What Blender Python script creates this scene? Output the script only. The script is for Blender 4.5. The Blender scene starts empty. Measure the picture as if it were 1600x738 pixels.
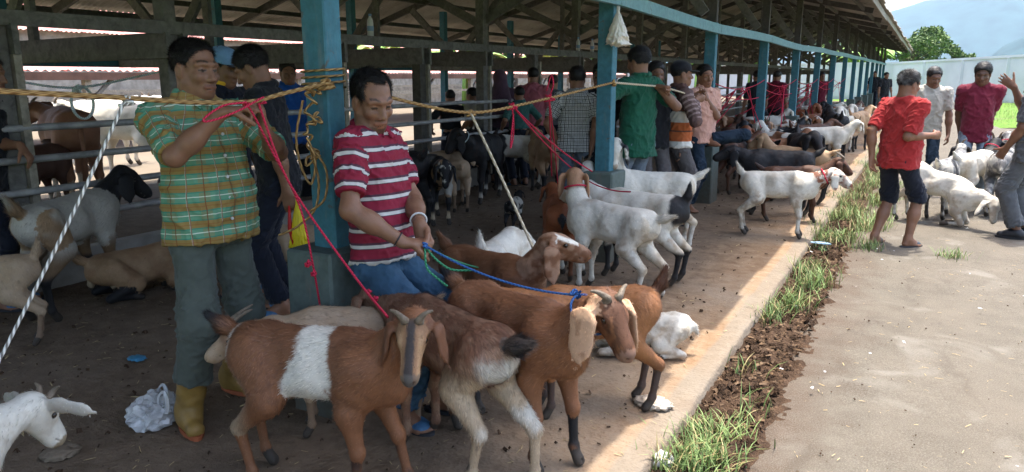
import bpy, bmesh, math, random
import numpy as np
from mathutils import Vector, Matrix
R = math.radians
random.seed(7); rng = np.random.default_rng(7)
SC = bpy.context.scene
COL = SC.collection
# ---------------------------------------------------------------- camera, sky, sun
CAM_H = 1.5; FPX = 1155.0; PITCH = math.atan(249/FPX); YAW = R(28.8166)
cam_data = bpy.data.cameras.new('camera'); cam = bpy.data.objects.new('camera', cam_data); COL.objects.link(cam)
cam_data.sensor_width = 36; cam_data.lens = 36*FPX/1600; cam_data.clip_start = .05; cam_data.clip_end = 20000
cam.location = (0, 0, CAM_H); cam.rotation_euler = (math.pi/2-PITCH, 0, YAW)
SC.camera = cam
SUN_DIR = Vector((.03, .20, 1)).normalized()       # towards the sun: almost overhead
world = bpy.data.worlds.new('World'); SC.world = world; world.use_nodes = True
wn = world.node_tree.nodes; wl = world.node_tree.links
sky = wn.new('ShaderNodeTexSky'); sky.sky_type = 'NISHITA'; sky.sun_disc = False
sky.sun_elevation = math.asin(SUN_DIR.z); sky.sun_rotation = math.atan2(SUN_DIR.x, SUN_DIR.y)
sky.air_density = 1.0; sky.dust_density = 4.5; sky.ozone_density = 1.0
wn['Background'].inputs[1].default_value = .15
wl.new(sky.outputs[0], wn['Background'].inputs[0])
sun_d = bpy.data.lights.new('sun', 'SUN'); sun = bpy.data.objects.new('sun', sun_d); COL.objects.link(sun)
sun_d.energy = 2.1; sun_d.angle = R(.6); sun_d.color = (1, .95, .87)
sun.rotation_euler = SUN_DIR.to_track_quat('Z', 'Y').to_euler()
SC.view_settings.view_transform = 'Standard'; SC.view_settings.look = 'None'
SC.view_settings.exposure = 2.02; SC.view_settings.gamma = 1
SC.render.engine = 'CYCLES'
SC.cycles.max_bounces = 6; SC.cycles.diffuse_bounces = 5; SC.cycles.glossy_bounces = 2
SC.cycles.transparent_max_bounces = 8; SC.cycles.volume_bounces = 0; SC.cycles.use_denoising = True
SC.cycles.caustics_reflective = False; SC.cycles.caustics_refractive = False

# ---------------------------------------------------------------- measuring the place
def ray(px, py):
    x = (px-800)/FPX; y = -(py-369)/FPX
    h = math.cos(PITCH)+y*math.sin(PITCH); v = -math.sin(PITCH)+y*math.cos(PITCH)
    return np.array([x*math.cos(YAW)-h*math.sin(YAW), h*math.cos(YAW)+x*math.sin(YAW), v])
C0 = np.array([0, 0, CAM_H])
def gnd(px, py, z=0.):
    d = ray(px, py); return d*((z-CAM_H)/d[2])+C0
def atX(px, py, X): d = ray(px, py); return d*(X/d[0])+C0
def atY(px, py, Y): d = ray(px, py); return d*(Y/d[1])+C0
def facing(P, px, py, near=0.):
    """point seen at px,py in the upright plane through P that faces the lens, shifted `near` metres to it"""
    d = ray(px, py); n = np.array([P[0], P[1]]); L = np.hypot(*n); n = n/L
    return d*((L-near)/(d[0]*n[0]+d[1]*n[1]))+C0
def to_cam(P): return math.degrees(math.atan2(-P[1], -P[0]))

# ---------------------------------------------------------------- materials
def lin(r, g, b):
    f = lambda c: (c/255/12.92) if c/255 <= .04045 else ((c/255+.055)/1.055)**2.4
    return (f(r), f(g), f(b))
class NT:
    def __init__(s, name):
        s.m = bpy.data.materials.new(name); s.m.use_nodes = True
        s.n = s.m.node_tree.nodes; s.l = s.m.node_tree.links; s.b = s.n['Principled BSDF']
    def node(s, t, **kw):
        n = s.n.new(t)
        for k, v in kw.items(): setattr(n, k, v)
        return n
    def ln(s, a, b): s.l.new(a, b)
    def val(s, sock, v):
        if hasattr(v, 'is_output') : s.ln(v, sock)
        else: sock.default_value = v
    def math(s, op, a, b=0., c=None, clamp=False):
        n = s.node('ShaderNodeMath', operation=op, use_clamp=clamp)
        s.val(n.inputs[0], a); s.val(n.inputs[1], b)
        if c is not None: s.val(n.inputs[2], c)
        return n.outputs[0]
    def mix(s, f, a, b, blend='MIX'):
        n = s.node('ShaderNodeMix', data_type='RGBA', blend_type=blend)
        s.val(n.inputs[0], f); s.val(n.inputs[6], a if hasattr(a, 'is_output') else (*a, 1) if len(a) == 3 else a)
        s.val(n.inputs[7], b if hasattr(b, 'is_output') else (*b, 1) if len(b) == 3 else b)
        return n.outputs[2]
    def noise(s, scale, detail=4, vec=None, rough=.55, dist=0.):
        n = s.node('ShaderNodeTexNoise'); n.inputs['Scale'].default_value = scale; n.inputs['Detail'].default_value = detail
        n.inputs['Roughness'].default_value = rough; n.inputs['Distortion'].default_value = dist
        s.ln(vec if vec is not None else s.obj(), n.inputs['Vector']); return n.outputs[0]
    def ramp(s, f, lo, hi):
        n = s.node('ShaderNodeMapRange'); s.val(n.inputs[0], f); n.inputs[1].default_value = lo; n.inputs[2].default_value = hi
        return n.outputs[0]
    def obj(s):
        if not hasattr(s, '_o'): s._o = s.node('ShaderNodeTexCoord').outputs['Object']
        return s._o
    def pos(s):
        if not hasattr(s, '_p'): s._p = s.node('ShaderNodeNewGeometry').outputs['Position']
        return s._p
    def stretch(s, vec, sc):
        n = s.node('ShaderNodeMapping'); s.ln(vec, n.inputs[0]); n.inputs['Scale'].default_value = sc; return n.outputs[0]
    def attr(s, name): return s.node('ShaderNodeAttribute', attribute_name=name)
    def bump(s, h, strength=.3, dist=.01):
        n = s.node('ShaderNodeBump'); n.inputs['Strength'].default_value = strength; n.inputs['Distance'].default_value = dist
        s.ln(h, n.inputs['Height']); s.ln(n.outputs[0], s.b.inputs['Normal'])
    def done(s, col=None, rough=.7, spec=.3):
        if col is not None: s.val(s.b.inputs['Base Color'], col if hasattr(col, 'is_output') else (*col, 1))
        s.val(s.b.inputs['Roughness'], rough); s.b.inputs['Specular IOR Level'].default_value = spec
        return s.m
def simple(name, col, rough=.7, var=.25, scale=8, bump=.2, spec=.3, bscale=None, world=False, bdist=.01):
    t = NT(name); v = t.pos() if world else t.obj()
    n = t.noise(scale, 5, v)
    dark = tuple(c*(1-var) for c in col); lite = tuple(min(1, c*(1+var)) for c in col)
    c = t.mix(t.ramp(n, .3, .7), dark, lite)
    if bump: t.bump(t.noise(bscale or scale*4, 4, v), bump, bdist)
    return t.done(c, rough, spec)
def attr_mat(name, rough=.7, spec=.25, nscale=60, var=.12, bump=.15, sss=0., bdist=.004):
    t = NT(name); a = t.attr('col'); n = t.noise(nscale, 4)
    k = t.math('MULTIPLY_ADD', n, 2*var, 1-var)
    c = t.node('ShaderNodeVectorMath', operation='SCALE'); t.ln(a.outputs['Color'], c.inputs[0]); t.ln(k, c.inputs['Scale'])
    if bump: t.bump(t.noise(nscale*3, 3), bump, bdist)
    if sss: t.b.inputs['Subsurface Weight'].default_value = sss; t.b.inputs['Subsurface Radius'].default_value = (.01, .004, .002)
    return t.done(c.outputs[0], rough, spec)
M = {}
M['coat'] = attr_mat('goat_coat', .62, .25, 45, .13, .25)
M['hair'] = attr_mat('hair_strands', .55, .35, 30, .1, 0)
M['skin'] = attr_mat('skin', .46, .35, 60, .10, .25)
M['horn'] = simple('horn', (.16, .125, .09), .5, .4, 40, .4)
M['eye'] = simple('eye', (.02, .012, .006), .12, .2, 60, 0, .6)

# ---------------------------------------------------------------- object helpers
def tag(o, label=None, cat=None, group=None, kind=None):
    if label: o['label'] = label
    if cat: o['category'] = cat
    if group: o['group'] = group
    if kind: o['kind'] = kind
    return o
def empty(name, loc=(0, 0, 0), rz=0., label=None, cat=None, group=None, kind=None):
    o = bpy.data.objects.new(name, None); COL.objects.link(o); o.location = Vector([float(c) for c in loc]); o.rotation_euler.z = rz
    o.empty_display_size = .1
    return tag(o, label, cat, group, kind)
def link(name, me, mat=None, parent=None):
    if mat is not None and not me.materials: me.materials.append(mat)
    o = bpy.data.objects.new(name, me); COL.objects.link(o)
    if parent is not None: o.parent = parent
    return o
def mesh_np(name, v, f, smooth=True, col=None, pat=None):
    """mesh from numpy verts and a (n,3|4) face array"""
    me = bpy.data.meshes.new(name); v = np.asarray(v, np.float32); f = np.asarray(f, np.int32); k = f.shape[1]
    me.vertices.add(len(v)); me.vertices.foreach_set('co', v.ravel())
    me.loops.add(f.size); me.loops.foreach_set('vertex_index', f.ravel())
    me.polygons.add(len(f)); me.polygons.foreach_set('loop_start', np.arange(0, f.size, k, dtype=np.int32))
    try: me.polygons.foreach_set('loop_total', np.full(len(f), k, np.int32))
    except Exception: pass
    me.update(calc_edges=True)
    me.polygons.foreach_set('use_smooth', np.full(len(f), smooth))
    if col is not None:
        a = me.attributes.new('col', 'FLOAT_COLOR', 'POINT'); c = np.ones((len(v), 4), np.float32); c[:, :3] = col
        a.data.foreach_set('color', c.ravel())
    if pat is not None:
        a = me.attributes.new('pat', 'FLOAT_VECTOR', 'POINT'); a.data.foreach_set('vector', np.asarray(pat, np.float32).ravel())
    return me
class MB:
    """collects boxes, bars and tubes into one mesh"""
    def __init__(s): s.v = []; s.f = []
    def add(s, v, f):
        o = len(s.v); s.v += [tuple(float(c) for c in p) for p in v]; s.f += [tuple(i+o for i in q) for q in f]; return s
    def box(s, a, b):
        x0, y0, z0 = a; x1, y1, z1 = b
        return s.add([(x0, y0, z0), (x1, y0, z0), (x1, y1, z0), (x0, y1, z0), (x0, y0, z1), (x1, y0, z1), (x1, y1, z1), (x0, y1, z1)],
                     [(0, 3, 2, 1), (4, 5, 6, 7), (0, 1, 5, 4), (1, 2, 6, 5), (2, 3, 7, 6), (3, 0, 4, 7)])
    def bar(s, a, b, w, h, up=(0, 0, 1)):
        a = Vector([float(c) for c in a]); b = Vector([float(c) for c in b]); d = (b-a).normalized(); u = Vector(up)
        if abs(d.dot(u)) > .95: u = Vector((0, 1, 0))
        sx = d.cross(u).normalized(); u = sx.cross(d)
        P = []
        for p in (a, b):
            for i, j in ((-1, -1), (1, -1), (1, 1), (-1, 1)): P.append(p+sx*w/2*i+u*h/2*j)
        return s.add(P, [(0, 1, 2, 3)[::-1], (4, 5, 6, 7), (0, 1, 5, 4), (1, 2, 6, 5), (2, 3, 7, 6), (3, 0, 4, 7)])
    def tube(s, pts, r, n=8, caps=True):
        pts = [Vector([float(c) for c in p]) for p in pts]; rs = r if isinstance(r, (list, tuple)) else [r]*len(pts)
        V = []; F = []; u = None
        for i, p in enumerate(pts):
            d = (pts[min(i+1, len(pts)-1)]-pts[max(i-1, 0)])
            d = d.normalized() if d.length > 1e-9 else Vector((0, 0, 1))
            if u is None: u = d.orthogonal().normalized()
            u = (u-d*u.dot(d)); u = u.normalized() if u.length > 1e-6 else d.orthogonal().normalized()
            w = d.cross(u)
            for k in range(n):
                a = 2*math.pi*k/n; V.append(p+(u*math.cos(a)+w*math.sin(a))*rs[i])
        for i in range(len(pts)-1):
            for k in range(n):
                k2 = (k+1) % n; F.append((i*n+k, i*n+k2, (i+1)*n+k2, (i+1)*n+k))
        if caps: F += [tuple(range(n))[::-1], tuple((len(pts)-1)*n+k for k in range(n))]
        return s.add(V, F)
    def build(s, name, mat, parent=None, smooth=False, bevel=0.):
        me = bpy.data.meshes.new(name); me.from_pydata(s.v, [], s.f)
        if bevel:
            bm = bmesh.new(); bm.from_mesh(me)
            bmesh.ops.bevel(bm, geom=[e for e in bm.edges], offset=bevel, segments=1, affect='EDGES'); bm.to_mesh(me); bm.free()
        if smooth: me.polygons.foreach_set('use_smooth', np.full(len(me.polygons), True))
        me.update()
        return link(name, me, mat, parent)
def crom(pts, n=8):
    P = [np.asarray(p, float) for p in pts]; out = []
    for i in range(len(P)-1):
        p0 = P[max(i-1, 0)]; p1 = P[i]; p2 = P[i+1]; p3 = P[min(i+2, len(P)-1)]
        for t in np.arange(n)/n:
            out.append(.5*((2*p1)+(-p0+p2)*t+(2*p0-5*p1+4*p2-p3)*t*t+(-p0+3*p1-3*p2+p3)*t**3))
    out.append(P[-1]); return out

# ---------------------------------------------------------------- smooth-union bodies (distance field -> surface nets)
def nrm(v): v = np.asarray(v, float); return v/(np.linalg.norm(v)+1e-12)
class Body:
    def __init__(s): s.p = []
    def cap(s, a, b, ra, rb, lab, k=.03, flat=None, op=1, cut=False):
        s.p.append(('cap', np.array(a, float), np.array(b, float), ra, rb, flat, cut, k, lab, op)); return s
    def chain(s, pts, rs, lab, k=.02, flat=None):
        for i in range(len(pts)-1): s.cap(pts[i], pts[i+1], rs[i], rs[i+1], lab, k, flat)
        return s
    def ell(s, c, r, lab, k=.03, rot=None, op=1):
        r = (r, r, r) if np.isscalar(r) else r
        s.p.append(('ell', np.array(c, float), np.array(r, float), np.eye(3) if rot is None else np.asarray(rot, float), k, lab, op)); return s
    def loft(s, a, b, fwd, st, lab, k=.03):
        s.p.append(('loft', np.array(a, float), np.array(b, float), nrm(fwd), np.array(st, float), k, lab, 1)); return s
    def box(s, q):
        if q[0] == 'cap':
            a, b, ra, rb = q[1:5]; lo = np.minimum(a-ra, b-rb); hi = np.maximum(a+ra, b+rb)
        elif q[0] == 'ell':
            e = np.sqrt(((q[3]*q[2])**2).sum(1)); lo = q[1]-e; hi = q[1]+e
        else:
            r = (q[4][:, 1:3].max()+np.abs(q[4][:, 3]).max()); lo = np.minimum(q[1], q[2])-r; hi = np.maximum(q[1], q[2])+r
        return lo, hi
    def mesh(s, h):
        bx = [s.box(q) for q in s.p]
        lo = np.min([b[0] for b, q in zip(bx, s.p) if q[-1] > 0], 0)-3*h; hi = np.max([b[1] for b, q in zip(bx, s.p) if q[-1] > 0], 0)+3*h
        n = np.ceil((hi-lo)/h).astype(int)+1
        D = np.full(n, 1., np.float32); L = np.zeros(n, np.uint8); labs = []
        for q, b in zip(s.p, bx):
            k, lab, op = q[-3:]
            if lab not in labs: labs.append(lab)
            li = labs.index(lab)
            i0 = np.maximum(np.floor((b[0]-k-2*h-lo)/h).astype(int), 0); i1 = np.minimum(np.ceil((b[1]+k+2*h-lo)/h).astype(int)+1, n)
            if (i1 <= i0).any(): continue
            ax = [(lo[c]+h*np.arange(i0[c], i1[c])).astype(np.float32) for c in range(3)]
            X = ax[0][:, None, None]; Y = ax[1][None, :, None]; Z = ax[2][None, None, :]
            if q[0] == 'cap':
                a, bb, ra, rb, flat, cut = q[1:7]; ba = bb-a; L2 = float(ba@ba)+1e-12
                px, py, pz = X-a[0], Y-a[1], Z-a[2]
                tt = (px*ba[0]+py*ba[1]+pz*ba[2])/L2; t = np.clip(tt, 0, 1)
                dx, dy, dz = px-t*ba[0], py-t*ba[1], pz-t*ba[2]
                d2 = dx*dx+dy*dy+dz*dz
                if flat is not None:
                    nn, sc = flat; c = dx*nn[0]+dy*nn[1]+dz*nn[2]; d2 = d2+c*c*(1/sc**2-1)
                    d = (np.sqrt(d2)-(ra+(rb-ra)*t))*sc
                else: d = np.sqrt(d2)-(ra+(rb-ra)*t)
                if cut: d = np.maximum(d, (tt-1)*math.sqrt(L2))
            elif q[0] == 'ell':
                c, r, rot = q[1:4]; px, py, pz = X-c[0], Y-c[1], Z-c[2]
                u = [(px*rot[0, j]+py*rot[1, j]+pz*rot[2, j])/r[j] for j in range(3)]
                k0 = np.sqrt(u[0]**2+u[1]**2+u[2]**2); k1 = np.sqrt((u[0]/r[0])**2+(u[1]/r[1])**2+(u[2]/r[2])**2)+1e-9
                d = k0*(k0-1)/k1
            else:
                a, bb, fw, st = q[1:5]; axd = bb-a; Ln = np.linalg.norm(axd); axd = axd/Ln
                fw = nrm(fw-axd*(fw@axd)); sd = np.cross(axd, fw)
                px, py, pz = X-a[0], Y-a[1], Z-a[2]
                tt = (px*axd[0]+py*axd[1]+pz*axd[2])/Ln; t = np.clip(tt, 0, 1)
                rx = np.interp(t, st[:, 0], st[:, 1]); ry = np.interp(t, st[:, 0], st[:, 2]); of = np.interp(t, st[:, 0], st[:, 3])
                fx = (px*fw[0]+py*fw[1]+pz*fw[2]-of)/rx; sy = (px*sd[0]+py*sd[1]+pz*sd[2])/ry
                d = ((np.abs(fx)**2.4+np.abs(sy)**2.4)**(1/2.4)-1)*np.minimum(rx, ry)
                d = np.maximum(d, np.maximum((tt-1)*Ln, -tt*Ln))
            sl = tuple(slice(i0[c], i1[c]) for c in range(3)); A = D[sl]
            d = d.astype(np.float32)
            if op > 0:
                hh = np.maximum(k-np.abs(A-d), 0)/k
                L[sl] = np.where(d < A, li, L[sl]); D[sl] = np.minimum(A, d)-hh*hh*k*.25
            else:
                hh = np.maximum(k-np.abs(A+d), 0)/k
                inn = (-d > A) & (d < 0)
                L[sl] = np.where(inn, li, L[sl]); D[sl] = np.maximum(A, -d)+hh*hh*k*.25
        return surfnets(D, L, lo, h)+(labs,)
def surfnets(D, L, lo, h):
    s = D < 0
    c = np.zeros(tuple(np.array(D.shape)-1), np.uint8)
    for i in (0, 1):
        for j in (0, 1):
            for k in (0, 1):
                c += s[i:i+c.shape[0], j:j+c.shape[1], k:k+c.shape[2]]
    act = (c > 0) & (c < 8); I, J, K = np.nonzero(act); N = len(I)
    vm = np.full(c.shape, -1, np.int32); vm[act] = np.arange(N)
    acc = np.zeros((N, 3)); cnt = np.zeros(N)
    cs = [(i, j, k) for i in (0, 1) for j in (0, 1) for k in (0, 1)]
    vals = {q: D[I+q[0], J+q[1], K+q[2]] for q in cs}
    for q in cs:
        for a in range(3):
            if q[a]: continue
            q2 = list(q); q2[a] = 1; q2 = tuple(q2); da, db = vals[q], vals[q2]
            m = (da < 0) != (db < 0); t = np.where(m, da/np.where(m, da-db, 1), 0)
            e = np.tile(np.array(q, float), (N, 1)); e[:, a] = t
            acc += e*m[:, None]; cnt += m
    pos = acc/cnt[:, None]; V = lo+h*(np.stack([I, J, K], 1)+pos)
    pr = (pos > .5).astype(int); lab = L[I+pr[:, 0], J+pr[:, 1], K+pr[:, 2]]
    F = []
    for a in range(3):
        b, d = (a+1) % 3, (a+2) % 3
        s0 = np.moveaxis(s, (a, b, d), (0, 1, 2)); w = np.moveaxis(vm, (a, b, d), (0, 1, 2))
        x = s0[:-1] != s0[1:]; i, j, k = np.nonzero(x)
        ok = (j > 0) & (k > 0) & (j < x.shape[1]-1) & (k < x.shape[2]-1); i, j, k = i[ok], j[ok], k[ok]
        q = np.stack([w[i, j-1, k-1], w[i, j, k-1], w[i, j, k], w[i, j-1, k]], 1)
        fl = s0[i+1, j, k]; q[fl] = q[fl][:, ::-1]; F.append(q)
    return V, np.concatenate(F), lab
def vnormals(V, F):
    n = np.cross(V[F[:, 2]]-V[F[:, 0]], V[F[:, 3]]-V[F[:, 1]]); o = np.zeros_like(V)
    for k in range(4): np.add.at(o, F[:, k], n)
    return o/(np.linalg.norm(o, axis=1, keepdims=True)+1e-12)
def relax(V, F, it=1, w=.5):
    for _ in range(it):
        a = np.zeros_like(V); c = np.zeros(len(V))
        for k in range(4):
            i, j = F[:, k], F[:, (k+1) % 4]; np.add.at(a, i, V[j]); np.add.at(c, i, 1)
        V = V*(1-w)+w*a/np.maximum(c, 1)[:, None]
    return V
def vnoise(p, sc, seed=0):
    p = np.asarray(p)*sc+seed*17.31; i = np.floor(p).astype(np.int64); f = p-i; f = f*f*(3-2*f); o = 0
    for a in (0, 1):
        for b in (0, 1):
            for c in (0, 1):
                n = (i[:, 0]+a)*374761393+(i[:, 1]+b)*668265263+(i[:, 2]+c)*2147483647+seed*144665
                n = (n ^ (n >> 13))*1274126177; n = (n ^ (n >> 16)) & 0xffff
                o = o+(n/65535.)*np.where(a, f[:, 0], 1-f[:, 0])*np.where(b, f[:, 1], 1-f[:, 1])*np.where(c, f[:, 2], 1-f[:, 2])
    return o
def fbm(p, sc, seed=0): return (vnoise(p, sc, seed)+.5*vnoise(p, sc*2.1, seed+1)+.25*vnoise(p, sc*4.3, seed+2))/1.75
def strands(V, N, C, flow, n, length, width, lift=.35, jit=.25, dens=None):
    """n short hairs, one triangle each"""
    w = np.ones(len(V)) if dens is None else dens.astype(float)
    if w.sum() <= 0: return None
    idx = rng.choice(len(V), n, p=w/w.sum()); b = V[idx]; nn = N[idx]; fl = flow[idx]
    fl = fl-nn*(fl*nn).sum(1, keepdims=True)
    d = fl/(np.linalg.norm(fl, axis=1, keepdims=True)+1e-9)+nn*lift+rng.normal(0, jit, (n, 3)); d /= np.linalg.norm(d, axis=1, keepdims=True)
    b = b+rng.normal(0, .003, (n, 3))-nn*.002
    sd = np.cross(d, nn); sd /= np.linalg.norm(sd, axis=1, keepdims=True)+1e-9
    ln = (length[idx] if np.ndim(length) else length)*rng.uniform(.6, 1.3, n)
    v = np.stack([b-sd*width/2, b+sd*width/2, b+d*ln[:, None]], 1).reshape(-1, 3)
    c = np.repeat(C[idx]*rng.uniform(.60, 1.38, (n, 1)), 3, 0)
    return mesh_np('coat', v, np.arange(3*n).reshape(-1, 3), True, np.clip(c, 0, .9))
# ---------------------------------------------------------------- goats
WHT = np.array([.60, .57, .50]); CRM = np.array([.50, .40, .27]); BLK = np.array([.016, .016, .018]); BRN = np.array([.185, .080, .038])
DBR = np.array([.085, .038, .022]); TAN = np.array([.36, .235, .135]); GRY = np.array([.20, .185, .17]); RED = np.array([.20, .065, .026]); ORG = np.array([.27, .115, .045])
def sm(x, a, b): t = np.clip((x-a)/(b-a), 0, 1); return t*t*(3-2*t)
def put(c, m, col): m = np.asarray(m, float)[:, None]; return c*(1-m)+np.asarray(col)*m
class G: pass
def goat(name, label, group, F=None, Rr=None, pos=None, heading=None, S=1., neck=(48, 0), head=(-35, 0), ears=(.17, .9, .35, .034), horns=0., hornv=(-.7, .25, .8),
         tail=35, coat=None, h=.008, fur=0, furlen=.016, feet=None, lying=False, roll=0., girth=1., parts=True, beard=0., nlen=.25, shag=None, seed=0, z0=0., bend=0., tilt=0., kneel=False):
    if pos is None:
        F, Rr = np.array(F[:2], float), np.array(Rr[:2], float); d = F-Rr; heading = math.degrees(math.atan2(d[1], d[0]))
        pos = F*.62+Rr*.38
    feet = feet or {}
    B = Body(); g = girth*.88; zt = -.30 if lying else 0.
    T = lambda x, y, z: (x, y+bend*max(0, x)*max(0, x)*4, z+zt-tilt*max(0, x+.25))
    # trunk
    B.ell(T(-.02, 0, .507), (.27, .120*g, .128*g), 'torso', .05)
    B.ell(T(.19, 0, .497), (.145, .100*g, .125*g), 'torso', .06)
    B.ell(T(.16, 0, .56), (.12, .055, .075), 'torso', .06)
    B.ell(T(-.24, 0, .515), (.135, .098*g, .118*g), 'torso', .06)
    B.ell(T(-.05, 0, .462), (.20, .10*g, .092*g), 'torso', .05)
    B.ell(T(.28, 0, .46), (.06, .055, .07), 'torso', .05)
    B.cap(T(-.30, 0, .575), T(.15, 0, .595), .035, .04, 'torso', .06)
    for s in (-1, 1): B.ell(T(-.25, .062*s, .585), (.035, .022, .02), 'torso', .03)
    for s in (-1, 1): B.ell(T(-.14, .150*s*g, .525), (.07, .040, .06), 'torso', .06, None, -1); B.ell(T(.085, .140*s*g, .56), (.05, .03, .09), 'torso', .06, None, -1)
    for s in (-1, 1):
        sn = 'L' if s > 0 else 'R'
        if lying:
            B.cap((-.24, .08*s, .22), (-.10, .13*s, .12), .09, .06, 'thigh', .04); B.cap((-.10, .13*s, .11), (-.28, .135*s, .045), .05, .026, 'hshank', .025)
            B.cap((-.28, .135*s, .04), (-.12, .14*s, .03), .022, .018, 'hcanon', .015); B.cap((-.12, .14*s, .028), (-.08, .14*s, .022), .022, .024, 'hhoof', .01)
            B.cap((.20, .08*s, .22), (.16, .10*s, .09), .065, .05, 'shoulder', .04); B.cap((.16, .10*s, .08), (.33, .09*s, .05), .04, .027, 'ffore', .02)
            B.cap((.33, .09*s, .045), (.20, .08*s, .025), .022, .018, 'fcanon', .015); B.cap((.20, .08*s, .024), (.16, .08*s, .02), .02, .02, 'fhoof', .01)
            continue
        # hind leg: hip, stifle, hock, fetlock, toe
        dx, dy, lift = (feet.get('h'+sn, (0, 0))+(0,))[:3]
        hip = np.array(T(-.25, .062*s, .52)); sti = np.array([-.185+.28*dx, .088*s+.25*dy, .375]); hock = np.array([-.345+.72*dx, .078*s+.75*dy, .245+lift*.7])
        fet = np.array([-.318+dx, .076*s+dy, .075+lift]); toe = np.array([-.285+dx, .077*s+dy, .024+lift])
        B.cap(hip, sti, .080, .056, 'thigh', .05, ((0, 1, 0), .78)); B.cap(sti, hock, .056, .027, 'hshank', .03)
        B.ell(hock+[.0, 0, .0], (.026, .02, .03), 'hshank', .02)
        B.cap(hock, fet, .0215, .0165, 'hcanon', .015); B.ell(fet, (.023, .021, .024), 'hcanon', .012)
        B.cap(fet+[.008, 0, -.02], toe, .020, .023, 'hhoof', .008)
        B.cap(toe+[.012, 0, .01], toe+[.045, 0, -.03], .006, .006, 'hhoof', .004, op=-1)
        if kneel:
            sh = np.array(T(.20, .072*s, .52)); elb = np.array([.17, .085*s, sh[2]-.16]); kne = np.array([.235, .085*s, .045]); fet = np.array([.11, .088*s, .035])
            B.cap(sh, elb, .078, .055, 'shoulder', .05, ((0, 1, 0), .72)); B.cap(elb, kne, .046, .028, 'ffore', .03); B.ell(kne, (.03, .026, .032), 'ffore', .015); B.cap(kne, fet, .021, .017, 'fcanon', .015); B.cap(fet, fet+[-.045, 0, -.008], .021, .022, 'fhoof', .008)
            continue
        dx, dy, lift = (feet.get('f'+sn, (0, 0))+(0,))[:3]
        sh = np.array(T(.20, .072*s, .52)); elb = np.array([.165+.2*dx, .082*s+.3*dy, .37+.1*lift]); kne = np.array([.197+.6*dx+.25*lift, .076*s+.65*dy, .225+lift*.75])
        fet = np.array([.195+dx, .074*s+dy, .072+lift]); toe = np.array([.222+dx, .075*s+dy, .024+lift])
        B.cap(sh, elb, .072, .050, 'shoulder', .05, ((0, 1, 0), .72)); B.cap(elb, kne, .041, .025, 'ffore', .03)
        B.ell(kne+[.004, 0, 0], (.026, .024, .032), 'ffore', .015)
        B.cap(kne, fet, .0205, .0165, 'fcanon', .015); B.ell(fet, (.023, .021, .024), 'fcanon', .012)
        B.cap(fet+[.008, 0, -.02], toe, .020, .023, 'fhoof', .008)
        B.cap(toe+[.012, 0, .01], toe+[.045, 0, -.03], .006, .006, 'fhoof', .004, op=-1)
    # neck and head
    e, a = R(neck[0]), R(neck[1]); nd = np.array([math.cos(e)*math.cos(a), math.cos(e)*math.sin(a), math.sin(e)])
    nb = np.array(T(.225, 0, .52)); e0 = R(neck[0]*.65+12); a0 = a*.45
    md = np.array([math.cos(e0)*math.cos(a0), math.cos(e0)*math.sin(a0), math.sin(e0)])
    mid = nb+md*nlen*.52; poll = mid+nd*nlen*.55
    B.cap(nb-[.02, 0, .03], mid, .102*g, .064, 'neck', .06); B.cap(mid, poll, .064, .050, 'neck', .04)
    e, a = R(head[0]), R(head[1]); hf = np.array([math.cos(e)*math.cos(a), math.cos(e)*math.sin(a), math.sin(e)])
    hl = nrm(np.cross([0, 0, 1], hf)); hu = np.cross(hf, hl); r = R(roll); hl, hu = hl*math.cos(r)+hu*math.sin(r), hu*math.cos(r)-hl*math.sin(r)
    P = poll+hf*.005
    rot = np.stack([hf, hl, hu], 1); q = lambda f, l, u: P+hf*f+hl*l+hu*u
    B.ell(q(.03, 0, .0), (.066, .046, .052), 'head', .03, rot)
    B.cap(q(.05, 0, .002), q(.165, 0, -.012), .044, .030, 'head', .03, (hl, .86))
    B.cap(q(.05, 0, .026), q(.155, 0, .006), .022, .020, 'head', .03)
    B.ell(q(.182, 0, -.012), (.032, .027, .029), 'muzzle', .02, rot)
    B.cap(q(.035, 0, -.034), q(.155, 0, -.038), .030, .017, 'head', .025)
    B.ell(q(.172, 0, -.038), (.026, .017, .013), 'muzzle', .012, rot)
    for s in (-1, 1):
        B.ell(q(.062, .036*s, .024), (.026, .014, .014), 'head', .02, rot)
        B.ell(q(.066, .045*s, .016), (.014, .008, .010), 'socket', .01, rot, -1)
        B.ell(q(.204, .014*s, -.006), (.008, .005, .006), 'nostril', .006, rot, -1)
        B.cap(q(.205, .0*s, -.030), q(.14, .030*s, -.026), .0035, .003, 'mouth', .004, op=-1)
        # ears: root, spread, tip
        ln, droop, fw, wd = ears
        root = q(.002, .046*s, .020); out = hl*s
        hang = np.array([0, 0, -1.]); rest = nrm(out*.9+hu*.25-hf*.25)
        d1 = nrm(rest*(1-droop*.55)+hang*droop*.6+hf*fw*.3); d2 = nrm(rest*(1-droop)+hang*droop*1.1+hf*fw*.35+out*.10); d3 = nrm(d2+out*.15+hf*.1)
        p1 = root+d1*ln*.30; p2 = p1+d2*ln*.40; p3 = p2+d3*ln*.32
        fn = nrm(np.cross(d2, np.cross(out*1.0+hf*.35, d2)))
        B.chain([root, p1, p2, p3], [.019, wd*.92, wd*.80, .007], 'ear', .012, (fn, max(.2, h*1.3/wd)))
    if beard: B.cap(q(.14, 0, -.05), q(.13, 0, -.05)+np.array([0, 0, -beard]), .016, .006, 'beard', .02)
    tb = np.array(T(-.345, 0, .575)); te = R(tail); td = np.array([-math.cos(te), 0, math.sin(te)])
    B.chain([tb+[.03, 0, -.01], tb+td*.06, tb+td*.13+[0, 0, .01]], [.028, .027, .013], 'tail', .02)
    V, Fq, L, labs = B.mesh(h/S)
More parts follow.
